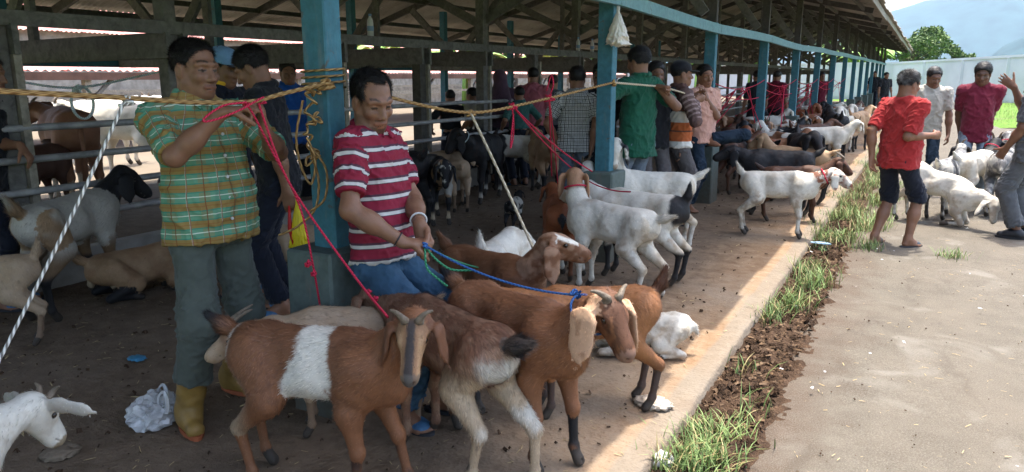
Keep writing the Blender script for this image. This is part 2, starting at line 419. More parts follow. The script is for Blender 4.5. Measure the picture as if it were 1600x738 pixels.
    ch, sh_ = math.cos(R(heading)), math.sin(R(heading)); W_ = lambda p: np.array([pos[0]+ch*p[0]*S-sh_*p[1]*S, pos[1]+sh_*p[0]*S+ch*p[1]*S, z0+p[2]*S]); NKD[label] = (W_(mid*.55+poll*.45), nrm(W_(poll)-W_(mid)), .068*S)
    V = relax(V, Fq, 1, .35)
    ln = np.array(labs)[L]
    V0 = V.copy(); N = vnormals(V, Fq)
    fur_ok = ~np.isin(ln, ['hhoof', 'fhoof', 'nostril', 'mouth', 'socket', 'muzzle'])
    V = V+N*((fbm(V0, 28, seed+5)-.5)*.010*np.isin(ln, ['torso', 'thigh', 'neck', 'shoulder', 'tail']))[:, None]
    HL[:] = [(V0-P)@rot]; n1 = fbm(V0, 9, seed); n2 = fbm(V0, 30, seed+3)
    C = coat(ln, V0, n1, n2)
    C = put(C, np.isin(ln, ['hhoof', 'fhoof']), np.array([.035, .03, .026])); C = put(C, np.isin(ln, ['nostril', 'mouth']), C*.25+.004)
    C = put(C, ln == 'socket', C*.3)
    C = C*(.90+.2*n2[:, None])
    low = sm(V0[:, 2], .16, .0)*.45*n1 if not lying else 0*n1
    C = put(C, low, np.array([.12, .09, .065]))      # caked dust on the feet
    me = mesh_np('body', V*S, Fq, True, np.clip(C, 0, .9))
    if not parts:
        o = link(name, me, M['coat']); o.location = (pos[0], pos[1], z0); o.rotation_euler.z = R(heading)
        return tag(o, label, 'goat', group)
    r_ = empty(name, (pos[0], pos[1], z0), R(heading), label, 'goat', group)
    link('body', me, M['coat'], r_)
    for s in (-1, 1):
        em = MB(); c = q(.066, .041*s, .017)*S; rr = .0108*S
        bm = bmesh.new(); bmesh.ops.create_uvsphere(bm, u_segments=8, v_segments=6, radius=rr, matrix=Matrix.Translation(Vector(c)))
        em = bpy.data.meshes.new('eye'); bm.to_mesh(em); bm.free(); em.polygons.foreach_set('use_smooth', np.full(len(em.polygons), True)); link('eye', em, M['eye'], r_)
        if horns:
            o0 = q(.015, .022*s, .045); up = hu*hornv[2]+hf*hornv[0]+hl*s*hornv[1]
            pts = [o0, o0+(hu*.8+hl*s*.1)*horns*.35, o0+nrm(up)*horns*.75, o0+nrm(up+hf*hornv[0]*.7+hl*s*hornv[1])*horns*1.1]
            m = MB(); cp = crom([p*S for p in pts], 7); m.tube(cp, [(.016*S*(1-.85*i/(len(cp)-1))+.001)*(1+.10*(i % 2)) for i in range(len(cp))], 7); m.build('horn', M['horn'], r_, True)
    if fur:
        fl = np.zeros_like(V); fl[:] = (-.8, 0, -.45)
        fl[np.isin(ln, ['hshank', 'hcanon', 'ffore', 'fcanon', 'beard'])] = (-.1, 0, -1); fl[ln == 'thigh'] = (-.5, 0, -.9); fl[ln == 'neck'] = -nd+np.array([0, 0, -.5])
        fl[np.isin(ln, ['head', 'muzzle'])] = -hf; fl[ln == 'ear'] = (0, 0, -1); fl[ln == 'tail'] = td
        le = np.full(len(V), furlen*S); le[np.isin(ln, ['head', 'muzzle', 'ear', 'hcanon', 'fcanon', 'ffore'])] *= .4; le[ln == 'tail'] *= 1.7; le[ln == 'hshank'] *= .7
        if shag: le *= shag(ln, V0)
        ds = fur_ok*1.; ds[ln == 'tail'] = 3
        hm = strands(V*S, N, C, fl, fur, le, .0026, .22, .16, ds)
        if hm: tag(link('coat', hm, M['hair'], r_), kind='stuff')
    return r_
HL = [0]; NKD = {}
def isl(l, *k): return np.isin(l, k)
def c_band(l, P, n, n2):       # brown with a broad white band round the barrel
    c = np.tile(BRN, (len(P), 1)); c = put(c, sm(P[:, 2], .50, .66)*.45*isl(l, 'torso'), DBR)
    x = P[:, 0]+(n-.5)*.07+(n2-.5)*.05; lo = -.115+.30*np.clip(P[:, 2]-.40, 0, .3)
    c = put(c, isl(l, 'torso')*sm(x-lo, -.012, .012)*sm(x, .088, .068), WHT)
    c = put(c, sm(-P[:, 0], .20, .33)*isl(l, 'thigh', 'hshank')*sm(P[:, 2], .52, .4)*.7, CRM*.8); c = put(c, sm(-P[:, 0], .31, .35)*isl(l, 'torso', 'thigh')*sm(n, .45, .6), WHT)
    c = put(c, isl(l, 'torso')*sm(P[:, 2], .38, .30), TAN)
    h = HL[0]; c = put(c, isl(l, 'head', 'muzzle')*.5, TAN*.7); c = put(c, isl(l, 'head', 'muzzle')*(sm(np.abs(np.abs(h[:, 1])-.032), .012, .004))*sm(h[:, 0], .04, .08)*.5, TAN*1.3); c = put(c, isl(l, 'head', 'muzzle')*sm(np.abs(h[:, 1])+(n2-.5)*.01, .017, .012)*(h[:, 2] > -.02)*sm(h[:, 0], -.02, .03)*.92, BLK*1.6); c = put(c, isl(l, 'muzzle')*.6, GRY*.5)
    c = put(c, isl(l, 'fcanon')*.75*sm(n, .3, .5), BLK); c = put(c, isl(l, 'tail')*sm(-P[:, 0], .36, .44), BLK); c = put(c, isl(l, 'ear')*.6, DBR)
    return c
def c_brown(l, P, n, n2):
    c = np.tile(BRN*1.05, (len(P), 1)); c = put(c, sm(n, .45, .8)*.4, ORG)
    c = put(c, isl(l, 'neck')*sm(P[:, 2], .5, .8)*.5, DBR); c = put(c, sm(P[:, 2], .60, .66)*isl(l, 'torso')*.5, DBR)
    c = put(c, isl(l, 'fcanon', 'hcanon')*sm(n, .35, .5), BLK); c = put(c, isl(l, 'ear')*.85, np.array([.60, .38, .24]))
    h = HL[0]; c = put(c, isl(l, 'head', 'muzzle')*sm(n2+.25*(np.abs(h[:, 1]) < .03)*(h[:, 2] > 0), .38, .6)*.8, DBR*.8); c = put(c, isl(l, 'muzzle')*.5, np.array([.30, .18, .13])); c = put(c, isl(l, 'ear')*sm(n2, .55, .7)*.5, BRN); c = put(c, isl(l, 'tail')*sm(-P[:, 0], .36, .42), BLK)
    c = put(c, isl(l, 'torso', 'thigh')*sm(-P[:, 0], .31, .35)*.8, CRM)
    return c
def c_orange(l, P, n, n2):
    c = np.tile(ORG, (len(P), 1)); c = put(c, sm(n, .5, .7)*.5, BRN); c = put(c, isl(l, 'tail'), DBR); c = put(c, isl(l, 'hcanon', 'fcanon')*.85, BLK*2)
    return put(c, isl(l, 'hshank')*sm(P[:, 2], .33, .24)*.5, DBR)
def c_shag(l, P, n, n2):       # grizzled brown with pale breeches
    c = np.tile(np.array([.20, .10, .062]), (len(P), 1)); c = put(c, sm(n2, .4, .7)*.5, np.array([.36, .24, .16])); c = put(c, sm(P[:, 2], .54, .64)*.6, DBR)
    c = put(c, isl(l, 'thigh', 'hshank', 'hcanon')*sm(P[:, 2], .52, .42)*.75, CRM*.95)
    c = put(c, isl(l, 'thigh', 'torso', 'hshank')*sm(-P[:, 0], .29, .34)*sm(n, .3, .5)*sm(P[:, 2], .58, .5), WHT*.9); c = put(c, isl(l, 'tail')*.7, GRY*.75); c = put(c, isl(l, 'tail')*sm(n2, .5, .6)*.85, BLK*2)
    return put(c, isl(l, 'hcanon')*sm(n, .52, .6)*.8, BLK)
def c_white(l, P, n, n2, ear=None, mus=None):
    c = np.tile(WHT, (len(P), 1)); c = put(c, sm(n, .5, .8)*.45, CRM); c = put(c, isl(l, 'thigh', 'hshank')*sm(-P[:, 0], .27, .34)*.6, CRM)
    c = put(c, sm(n2*.6+n*.5, .56, .72)*.62*sm(P[:, 2], .80, .3), np.array([.27, .20, .13])); c = put(c, isl(l, 'ffore', 'fcanon', 'hcanon', 'hshank')*sm(n2, .4, .6)*.45, np.array([.24, .17, .11])); c = put(c, sm(n, .62, .72)*.35, np.array([.34, .31, .27])); return put(c, isl(l, 'muzzle')*.3, GRY)
def c_whitegrey(l, P, n, n2): c = c_white(l, P, n, n2); c = put(c, isl(l, 'ear')*sm(n, .3, .6)*.5, GRY); c = put(c, isl(l, 'head')*sm(P[:, 2], .60, .68)*.8, np.array([.22, .12, .07])); return put(c, isl(l, 'muzzle'), CRM*.6)
def c_whiteblack(l, P, n, n2):  # white, black breeches, tail and shanks
    c = c_white(l, P, n, n2); c = put(c, isl(l, 'tail'), BLK); c = put(c, isl(l, 'torso', 'thigh')*sm(-P[:, 0]+(n-.5)*.12, .25, .28)*sm(P[:, 2], .40, .46), BLK)
    return put(c, isl(l, 'hcanon', 'fcanon', 'hshank', 'ffore')*sm(P[:, 2]+(n-.5)*.05, .27, .24), BLK)
def c_blackhead(l, P, n, n2):
    c = np.tile(WHT*.72, (len(P), 1)); c = put(c, isl(l, 'head', 'muzzle', 'ear', 'neck', 'beard'), BLK); c = put(c, isl(l, 'thigh', 'tail')*sm(n, .2, .5), TAN*.8)
    c = put(c, isl(l, 'hshank', 'ffore')*sm(P[:, 2], .44, .30), TAN*.55); c = put(c, isl(l, 'hcanon', 'fcanon', 'hshank', 'ffore')*sm(P[:, 2], .28, .24), BLK); return put(c, isl(l, 'fcanon')*sm(P[:, 2], .14, .1), CRM)
def c_black(l, P, n, n2): c = np.tile(BLK, (len(P), 1)); return put(c, sm(n2, .55, .8)*.35, DBR*.5)
def c_blacksock(l, P, n, n2): c = c_black(l, P, n, n2); return put(c, isl(l, 'hcanon', 'fcanon')*sm(P[:, 2], .13, .09), WHT*.8)
def c_tan(l, P, n, n2): c = np.tile(TAN, (len(P), 1)); c = put(c, sm(n, .4, .7)*.4, BRN); return put(c, isl(l, 'hcanon', 'fcanon', 'hshank', 'ffore')*sm(P[:, 2], .3, .24), BLK)
def c_paletan(l, P, n, n2): c = np.tile(np.array([.42, .31, .21]), (len(P), 1)); c = put(c, sm(n2, .4, .7)*.35, TAN); c = put(c, isl(l, 'head')*sm(n, .45, .6)*.7, BRN); return put(c, isl(l, 'hcanon', 'fcanon')*.6, DBR)
def c_dark(l, P, n, n2): c = np.tile(DBR, (len(P), 1)); return put(c, sm(n, .5, .7)*.7, BLK)
def c_redbrown(l, P, n, n2): c = np.tile(RED, (len(P), 1)); c = put(c, isl(l, 'tail'), BLK); return put(c, isl(l, 'hcanon', 'fcanon')*.5, DBR)
def c_calico(l, P, n, n2):     # black with tan and white patches
    c = np.tile(BLK, (len(P), 1)); c = put(c, sm(n, .50, .54)*~isl(l, 'head', 'ear'), TAN*.8); c = put(c, sm(n, .60, .63), WHT*.7); c = put(c, isl(l, 'head')*sm(n2, .60, .64), WHT*.7)
    return put(c, isl(l, 'hcanon', 'fcanon')*sm(P[:, 2], .15, .1), CRM)
def c_pied(l, P, n, n2):       # white barrel, black fore end
    c = c_white(l, P, n, n2); c = put(c, sm(P[:, 0]+(n-.5)*.2, .10, .13), BLK); return put(c, isl(l, 'head')*sm(n, .54, .58), WHT)
def c_brownwhite(l, P, n, n2): c = np.tile(BRN, (len(P), 1)); return put(c, sm(n, .52, .55), WHT)
def c_grey(l, P, n, n2):       # blue roan
    c = np.tile(np.array([.17, .17, .175]), (len(P), 1)); c = put(c, sm(n2, .45, .6)*.75, WHT*.8); c = put(c, sm(n, .55, .62)*.85, BLK*1.5); return put(c, isl(l, 'tail', 'head')*sm(n2, .4, .6)*.6, WHT*.75)
def c_speck(l, P, n, n2):      # white with rust on neck and head
    c = c_white(l, P, n, n2); return put(c, isl(l, 'neck', 'head', 'ear', 'muzzle')*sm(n2+.15*(P[:, 0]-.3), .50, .56)*sm(n, .3, .5), np.array([.22, .085, .05]))
def c_whiteface(l, P, n, n2): c = c_black(l, P, n, n2); return put(c, isl(l, 'torso', 'thigh', 'shoulder')*sm(n, .42, .46), WHT*.8)
def c_stripe(l, P, n, n2):     # brown with a pale stripe above the eye and dusty muzzle
    c = np.tile(BRN*.75, (len(P), 1)); h = HL[0]; c = put(c, isl(l, 'head', 'ear', 'neck')*.5*sm(n2, .35, .6), np.array([.34, .22, .15])); c = put(c, isl(l, 'head')*sm(np.abs(h[:, 2]-.042+.1*(h[:, 0]-.06)), .011, .005)*(h[:, 0] < .13), WHT); return put(c, isl(l, 'head')*(h[:, 0] < .02)*(h[:, 2] > .02)*sm(n, .45, .55), WHT*.9)
# ---------------------------------------------------------------- people
SKIN = np.array([.228, .112, .066]); SKD = np.array([.15, .07, .042])
def rotz(a): c, s = math.cos(a), math.sin(a); return np.array([[c, -s, 0], [s, c, 0], [0, 0, 1.]])
def rotax(v, ax, a):
    ax = nrm(ax); return v*math.cos(a)+np.cross(ax, v)*math.sin(a)+ax*(ax@v)*(1-math.cos(a))
def ik(a, b, l1, l2, hint):
    a, b = np.array(a, float), np.array(b, float); d = b-a; L = np.linalg.norm(d); u = d/L
    if L > (l1+l2)*.995: L = (l1+l2)*.995; b = a+u*L
    x = (l1*l1-l2*l2+L*L)/(2*L); y = math.sqrt(max(l1*l1-x*x, 0)); hh = np.array(hint, float); hh = nrm(hh-u*(hh@u))
    return a+u*x+hh*y, b
CURL = {'relax': (22, 30, 22), 'fist': (78, 95, 60), 'grip': (62, 80, 45), 'pinch': (50, 62, 30), 'open': (4, 6, 4), 'point': (70, 90, 60)}
def hand(B, wr, d, pn, side, pose, sc=1., fine=True):
    """palm, four unequal bent fingers and a thumb; side points to the thumb"""
    d = nrm(d); pn = nrm(pn-d*(d@np.asarray(pn, float))); sd = np.cross(d, pn); sd = sd*np.sign(sd@np.asarray(side, float)+1e-9)
    B.cap(wr-d*.01, wr+d*.025, .026*sc, .030*sc, 'hand', .012, (pn, .72)); B.cap(wr+d*.03*sc, wr+d*.078*sc, .036*sc, .041*sc, 'hand', .012, (pn, .40))
    cu = CURL[pose]; spread = .10 if pose == 'open' else .03
    for i, ln in enumerate((.070, .078, .073, .058)):
        o = (1.5-i)*.0205; p = wr+d*(.090-.004*abs(i-1.2))*sc+sd*o*sc; v = nrm(d+sd*(1.5-i)*spread); r = (.0098, .0102, .0098, .0086)[i]*sc
        k = 1.+.10*(i-1) if pose != 'open' else 1.
        if pose in ('pinch', 'point') and i == 0: k = .55 if pose == 'pinch' else .05
        for j, fr in enumerate((.45, .31, .24)):
            v = rotax(v, np.cross(v, pn), R(cu[j]*k)); e = p+v*ln*fr*sc
            B.cap(p, e, r, r*.9, 'finger', .004); p = e; r *= .9
    p = wr+d*.026*sc+sd*.026*sc; v = nrm(d*.75+sd*.75+pn*.35)
    if pose in ('fist', 'grip', 'pinch'): v = nrm(d*.85+sd*.35+pn*.75)
    for j, fr in enumerate((.042, .034, .026)):
        e = p+v*fr*sc; B.cap(p, e, (.0135-.0015*j)*sc, (.0120-.0015*j)*sc, 'finger', .006); p = e; v = nrm(v-sd*(.28 if pose in ('fist', 'grip', 'pinch') else .05))
def person(name, label, pos, heading, H=1.65, hv=.010, shirt=None, shirtmat=None, sleeve=.6, pants='long', pantsmat=None, shoes='sandal', shoemat=None, head=(0, -8, 0), skin=SKIN,
           arms=None, feet=None, lean=(0, 0), pelvis=None, hairlen=.010, haircol=(.012, .010, .009), hat=None, girth=1., belly=0., group=None, hem=.80, wide=1., z0=0., grey=0., facefn=None,
           bald=False, beard=False, extra=None, foldk=1., collar=True, hairline=0., shw=.185, lowbody=True, yoke=0.):
    k = H/1.65; root = empty(name, (pos[0], pos[1], z0), R(heading), label, 'person', group)
    arms = arms or {}; feet = feet or {}
    pel = np.array([0, 0, .90]) if pelvis is None else np.array(pelvis, float)/k
    ud = nrm([math.sin(R(lean[0])), math.sin(R(lean[1])), math.cos(R(lean[0]))]); chest = pel+ud*.33; nk = pel+ud*.52
    fw = nrm(np.array([1., 0, 0])-ud*ud[0]); fw = rotz(R(yoke))@fw; lt = np.cross(ud, fw)
    hy, hp, hr = [R(v) for v in head]
    hf = np.array([math.cos(hp)*math.cos(hy), math.cos(hp)*math.sin(hy), math.sin(hp)]); hl = nrm(np.cross([0, 0, 1], hf)); hu = np.cross(hf, hl)
    hl, hu = hl*math.cos(hr)+hu*math.sin(hr), hu*math.cos(hr)-hl*math.sin(hr)
    hc = nk+ud*.04+hf*(.02)+hu*.095; rot = np.stack([hf, hl, hu], 1); q = lambda f, l, u: hc+hf*f+hl*l+hu*u
    B = Body(); fine = hv < .008
    # head
    B.ell(q(-.018, 0, .036), (.096, .076, .084), 'head', .03, rot); B.ell(q(.028, 0, -.032), (.064, .060, .086), 'face', .03, rot)
    B.cap(q(.0, .050, -.06), q(.056, .016, -.098), .026, .020, 'face', .03); B.cap(q(.0, -.050, -.06), q(.056, -.016, -.098), .026, .020, 'face', .03)
    B.ell(q(.068, 0, -.100), (.020, .026, .017), 'face', .02, rot)
    B.cap(q(.084, 0, .004), q(.106, 0, -.038), .0085, .0135, 'nose', .014)
    for s in (-1, 1):
        B.ell(q(.095, .0145*s, -.043), (.012, .0105, .0095), 'nose', .008, rot)
        B.cap(q(.086, .012*s, .024), q(.066, .052*s, .020), .0095, .008, 'brow', .02)
        B.ell(q(.062, .044*s, -.030), (.022, .019, .019), 'face', .02, rot)
        B.ell(q(.090, .032*s, .002), (.015, .019, .0115), 'face', .012, rot, -1)
        B.ell(q(.068, .032*s, .001), (.0135, .0165, .0125), 'eye', .004, rot)
        B.ell(q(-.010, .078*s, -.010), (.022, .010, .033), 'ear', .010, rot); B.ell(q(-.006, .089*s, -.006), (.011, .006, .018), 'ear', .006, rot, -1)
    for s in (-1, 1):
        B.cap(q(.098, .021*s, -.040), q(.082, .034*s, -.078), .0028, .0022, 'face', .007, op=-1); B.ell(q(.104, .0095*s, -.052), (.006, .0048, .0035), 'nostril', .003, rot, -1)
        B.cap(q(.084, .018*s, .010), q(.074, .046*s, .008), .0022, .002, 'face', .005, op=-1); B.cap(q(.082, .016*s, -.014), q(.070, .046*s, -.018), .002, .002, 'face', .006, op=-1)
    B.cap(q(.084, .022, -.073), q(.084, -.022, -.073), .0085, .0085, 'lip', .012); B.ell(q(.090, 0, -.072), (.008, .016, .0065), 'lip', .008, rot)
    B.ell(q(.087, 0, -.085), (.0095, .019, .0075), 'lip', .009, rot); B.cap(q(.1, 0, -.0778), q(.089, .024, -.0835), .003, .0026, 'mouth', .005, op=-1); B.cap(q(.1, 0, -.0778), q(.089, -.024, -.0835), .003, .0026, 'mouth', .005, op=-1)
    B.cap(q(-.03, 0, -.05), nk-ud*.03, .056*(.5+.5*girth), .062*girth, 'neck', .04)
    for s in (-1, 1): B.cap(nk-ud*.01+lt*.04*s, nk+lt*(shw-.05)*s-ud*.045, .036, .038, 'chest', .05)
    B.loft(pel-ud*.06, nk-ud*.02, fw, [(0, .085, .13, 0), (.5, .08, .125, 0), (.85, .070, .115, 0), (1, .045, .055, 0)], 'chest', .03)
    S = Body(); ptl = []
    gx = girth
    hz = (hem/k-pel[2]) if True else 0
    a0 = pel+ud*hz; a1 = nk+ud*.01
    Ls = np.linalg.norm(a1-a0)
    st = [(0, .120*gx+.3*belly, .168*gx*wide, .002+.25*belly), (.30, .112*gx+belly*.55, .160*gx*wide, .008+belly*.6), (.62, .108*gx+.2*belly, .165*gx, .01+.15*belly), (.80, .100*gx, .165*gx, .004), (.92, .075, .13, -.004), (1, .062, .078, -.004)]
    if shirt: S.loft(a0, a1, fw, st, 'torso', .03)
    P = Body(); hands = {}
    for s, sn in ((1, 'L'), (-1, 'R')):
        A = arms.get(sn, {}); sh = nk+lt*shw*s-ud*.075
        wr = np.array(A.get('w', (.06/1, (.26)*s, .78)), float)/k if 'w' in A or True else None
        hint = A.get('hint', (-.6, .5*s, -.3)); el, wr = ik(sh, wr, .285, .255, hint)
        fd = nrm(wr-el)
        B.cap(sh, el, .044*(.6+.4*gx), .038, 'uarm', .04); B.ell(sh, (.044, .044, .046), 'uarm', .05)
        B.cap(el, el+fd*.10, .039, .040, 'farm', .03); B.cap(el+fd*.08, wr, .040, .0255, 'farm', .03, None)
        pn = np.array(A.get('pn', (0, -s, 0)), float); th = np.array(A.get('th', (1, 0, .2)), float)
        hand(B, wr, np.array(A.get('d', fd), float), pn, th, A.get('pose', 'relax'), A.get('hs', 1.0))
        hands[sn] = (wr*k, el*k)
        if shirt:
            S.cap(nk-ud*.035+lt*.05*s, sh+lt*.005*s, .052, .064*(.7+.3*gx), 'torso', .05)
            tot = .285+.255; e = sh+(el-sh)*min(1., sleeve*tot/.285)
            if sleeve*tot <= .285:
                S.cap(sh-(el-sh)*.05, e, .063*(.7+.3*gx), .059*(.75+.25*gx)*(.5+.5*wide), 'sleeve'+sn, .035, None, 1, True); ptl.append(('sleeve'+sn, sh, e))
            else:
                S.cap(sh, el, .070*(.7+.3*gx), .056, 'sleeve'+sn, .035); e2 = el+fd*(sleeve*tot-.285); S.cap(el-fd*.01, e2, .056, .045, 'cuff'+sn, .03, None, 1, True); ptl += [('sleeve'+sn, sh, el), ('cuff'+sn, el, e2)]
        Fp = np.array(feet.get(sn, (0., .095*s, 0.)), float)/k; fyaw = R(feet.get(sn+'yaw', 12*s))
        ank = Fp+[0, 0, .085]; hip = pel+lt*.088*s-ud*.04
        kn, ank = ik(hip, ank, .42, .41, feet.get(sn+'hint', (1, .12*s, 0))); fd2 = np.array([math.cos(fyaw), math.sin(fyaw), 0]); sd = np.array([-fd2[1], fd2[0], 0])
        if 'pitch'+sn in feet: fd2 = nrm(fd2+np.array([0, 0, math.tan(R(feet['pitch'+sn]))]))
        if lowbody:
            bare = shoes not in ('boot', 'shoe')
            B.cap(hip, kn, .058, .050, 'thigh', .04); B.cap(kn, ank+(kn-ank)*.55, .05, .052, 'shin', .03); B.cap(ank+(kn-ank)*.6, ank, .052, .034, 'shin', .03)
            if bare: B.cap(ank-fd2*.025-[0, 0, .045], ank+fd2*.10-[0, 0, .055], .032, .027, 'foot', .03); B.cap(ank, ank+fd2*.06-[0, 0, .035], .035, .032, 'foot', .03)
            for t in range(5 if bare else 0):
                o = (t-2)*.0165*(-s); p0 = ank+fd2*(.112-.006*t)-[0, 0, .062]+sd*o*-1*1.0; B.cap(p0, p0+fd2*(.045-.005*t), .0125-(0 if t == 0 else .003), .011-(0 if t == 0 else .003), 'toe', .006)
            if bare: B.cap(ank+fd2*.06-[0, 0, .06], ank+fd2*.115-[0, 0, .063], .030, .040, 'foot', .02, ((0, 0, 1), .5))
        if pantsmat is not None and lowbody:
            P.loft(pel-ud*.10, pel+ud*.06, fw, [(0, .088*gx, .140*gx, 0), (.6, .086*gx+.1*belly, .134*gx, .1*belly), (1, .085*gx+.1*belly, .130*gx, .1*belly)], 'hips', .03)
            w = wide
            P.cap(hip+[0, 0, -.03], kn, .082*(.5+.5*gx)*(.7+.3*w), .069*w, 'leg'+sn, .04)
            fr = {'long': .90, 'boot': .62, 'short': .0, 'crop': .35, 'knee': .12}[pants]
            if fr: P.cap(kn, kn+(ank-kn)*fr, .068*w, (.062 if pants != 'boot' else .070)*w, 'calf'+sn, .03, None, 1, True)
            ptl += [('leg'+sn, hip, kn), ('calf'+sn, kn, ank)]
        if shoes and lowbody:
            if shoes == 'boot':
                Q = Body(); up = nrm(kn-ank); Q.cap(ank-[0, 0, .03], ank+up*.22, .053, .063, 'shaft', .03, None, 1, True); Q.cap(ank-fd2*.03-[0, 0, .05], ank+fd2*.12-[0, 0, .05], .040, .038, 'shaft', .03); Q.cap(ank-fd2*.02, ank+fd2*.05-[0, 0, .02], .05, .045, 'shaft', .03)
                v, f, l, lb = Q.mesh(max(.006, hv)); v = v+vnormals(v, f)*((.5-np.abs(fbm(v*[1, 1, 3.5], 9, 3)-.5)*2)*.010*sm(v[:, 2], .10, .16))[:, None]
                link('boot', mesh_np('boot', v*k, f), shoemat, root)
                m = MB(); z = .0; pr = []
                for a in range(16):
                    t = 2*math.pi*a/16; c = ank+fd2*(.045+.125*math.cos(t))+sd*(.047-.006*math.cos(t))*math.sin(t); pr.append((c[0]*k, c[1]*k))
                m.add([(x, y, .002) for x, y in pr]+[(x, y, .022) for x, y in pr], [tuple(range(16))[::-1], tuple(range(16, 32))]+[(i, (i+1) % 16, 16+(i+1) % 16, 16+i) for i in range(16)])
                m.build('boot_sole', M['boot_sole'], root)
            else:
                m = MB(); pr = []; zb = ank[2]-.085; lift = np.array([0, 0, 0])
                for a in range(18):
                    t = 2*math.pi*a/18; c = ank+fd2*(.045+.132*math.cos(t))+sd*(.046+.008*math.cos(t))*math.sin(t); pr.append(c-[0, 0, .083])
                m.add([np.array(c)*k for c in pr]+[(c+[0, 0, .018])*k for c in pr], [tuple(range(18))[::-1], tuple(range(18, 36))]+[(i, (i+1) % 18, 18+(i+1) % 18, 18+i) for i in range(18)])
                m.build('sandal' if shoes != 'shoe' else 'shoe_sole', M['sandal_sole'] if shoemat is None else shoemat[0], root)
                Q = Body()
                if shoes == 'shoe': Q.cap(ank-fd2*.03-[0, 0, .045], ank+fd2*.13-[0, 0, .055], .042, .034, 's', .03); Q.cap(ank-[0, 0, .02], ank+fd2*.06-[0, 0, .035], .045, .04, 's', .03)
                else: Q.cap(ank+fd2*.075-[0, 0, .058]+sd*.012, ank+fd2*.105-[0, 0, .06]+sd*.004, .050, .048, 's', .01, ((0, 0, 1), .72))
                v, f, l, lb = Q.mesh(max(.006, hv)); link('strap' if shoes != 'shoe' else 'shoe', mesh_np('strap', v*k, f), M['sandal_strap'] if shoemat is None else shoemat[1], root)
    # ---- skin
    V, F, L, labs = B.mesh(hv); ln = np.array(labs)[L]; V = relax(V, F, 1, .3)
    lc = (V-hc)@rot; n = fbm(V, 25, 2); C = np.tile(skin, (len(V), 1))*(.88+.24*n[:, None])
    inh = isl(ln, 'head', 'face', 'nose', 'brow', 'lip', 'eye', 'mouth', 'ear', 'nostril')
    C = put(C, isl(ln, 'lip')*.55, skin*np.array([1., .62, .56])); C = put(C, isl(ln, 'mouth', 'nostril'), skin*.2)
    fr = inh*(lc[:, 0] > .045)
    ay = np.abs(lc[:, 1]); z = lc[:, 2]
    br = fr*(np.abs(z-.030-.006*np.sin(np.clip((ay-.012)/.045, 0, 1)*3.1)) < .0040)*(ay > .014)*(ay < .052); C = put(C, br*.82, np.array(haircol)+.006)
    ey = fr*(((ay-.033)/.0155)**2+((z+.003)/.0055)**2 < 1); C = put(C, ey, np.array([.02, .013, .010])) 
    C = put(C, fr*(((ay-.033)/.02)**2+((z+.012)/.011)**2 < 1)*.22, skin*.4)
    C = put(C, inh*sm(fbm(V, 40, 31), .5, .75)*.3, skin*1.35); C = put(C, inh*sm(fbm(V, 14, 33), .55, .75)*.3, skin*.6)
    C = put(C, (ln == 'nose')*.25*sm(lc[:, 0], .1, .12), skin*1.25)
    if beard:
        C = put(C, inh*sm(n, .25, .55)*.62*((np.abs(z+.062) < .008)*(ay < .03)*(lc[:, 0] > .07)+(z < -.088)*(lc[:, 0] > .02)*(ay < .06)+((ay > .045)*(z < -.05)*(lc[:, 0] > .0)*.6)).clip(0, 1)*(ln != 'lip'), np.array([.02, .018, .016]))
    else: C = put(C, inh*.25*((np.abs(z+.062) < .007)*(ay < .026)*(lc[:, 0] > .07)), np.array([.03, .022, .02]))
    C = put(C, isl(ln, 'finger', 'toe')*.18, skin*1.5)
    if facefn: C = facefn(C, lc, ln)
    nm = vnormals(V, F); V = V+nm*((fbm(V, 55, 8)-.5)*.0014)[:, None]
    link('body', mesh_np('body', V*k, F, True, np.clip(C, 0, .8)), M['skin'], root)
    # ---- hair
    if hat != 'full':
        Hb = Body(); t = hairlen
        Hb.ell(q(-.020, 0, .040), (.098+t, .079+t, .086+t), 'hair', .02, rot)
        Hb.ell(q(.085, 0, -.035+hairline), (.082, .10, .102), 'hair', .02, rot, -1); Hb.ell(q(.02, 0, -.085), (.2, .2, .068), 'hair', .015, rot, -1)
        for s in (-1, 1):
            Hb.ell(q(-.002, .085*s, -.018), (.030, .03, .040), 'hair', .012, rot, -1)
            if bald: Hb.ell(q(.075, .048*s, .075), (.05, .026, .05), 'hair', .02, rot, -1)
        if bald: Hb.ell(q(.085, 0, .06), (.05, .05, .042), 'hair', .02, rot, -1)
        v, f, l, lb = Hb.mesh(max(.005, hv*.9)); nn = vnormals(v, f); v = v+nn*((fbm(v, 60, 4)-.5)*.010)[:, None]
        hcx = np.tile(np.array(haircol), (len(v), 1)); hcx = put(hcx, sm(fbm(v, 20, 9), .4, .7)*grey, np.array([.25, .25, .25]))
        o = link('hair', mesh_np('hair', v*k, f, True, hcx), M['hair'], root)
        if fine or hv <= .010:
            fl = np.tile(hf*.5+np.array([0, 0, -.6]), (len(v), 1)); fl[((v-hc)@hu) > .05] = hf+hl*.3
            hm = strands(v*k, nn, hcx, fl, 13000 if fine else 2500, .020 if fine else .016, .0020, .45, .35)
            if hm: tag(link('hair_strands', hm, M['hair'], root), kind='stuff')
    # ---- clothes
    def cloth(Bd, nm_, mat, amp, tubes, h):
        v, f, l, lb = Bd.mesh(h); ll = np.array(lb)[l]; v = relax(v, f, 1, .4); nn = vnormals(v, f)
        up = ud; rel = v-a0; u = np.arctan2(rel@lt, rel@fw)*.15; vv = rel@up; pat = np.stack([u, rel@lt, vv], 1)
        fo = np.zeros(len(v))
        w = np.stack([v[:, 0], v[:, 1], v[:, 2]*1.0], 1)
        warp = (np.stack([fbm(v, 5, 1), fbm(v, 5, 2), fbm(v, 5, 3)], 1)-.5)*.25
        rid = lambda a, sd_: 1-np.abs(fbm(a+warp, 1, sd_)-.5)*4
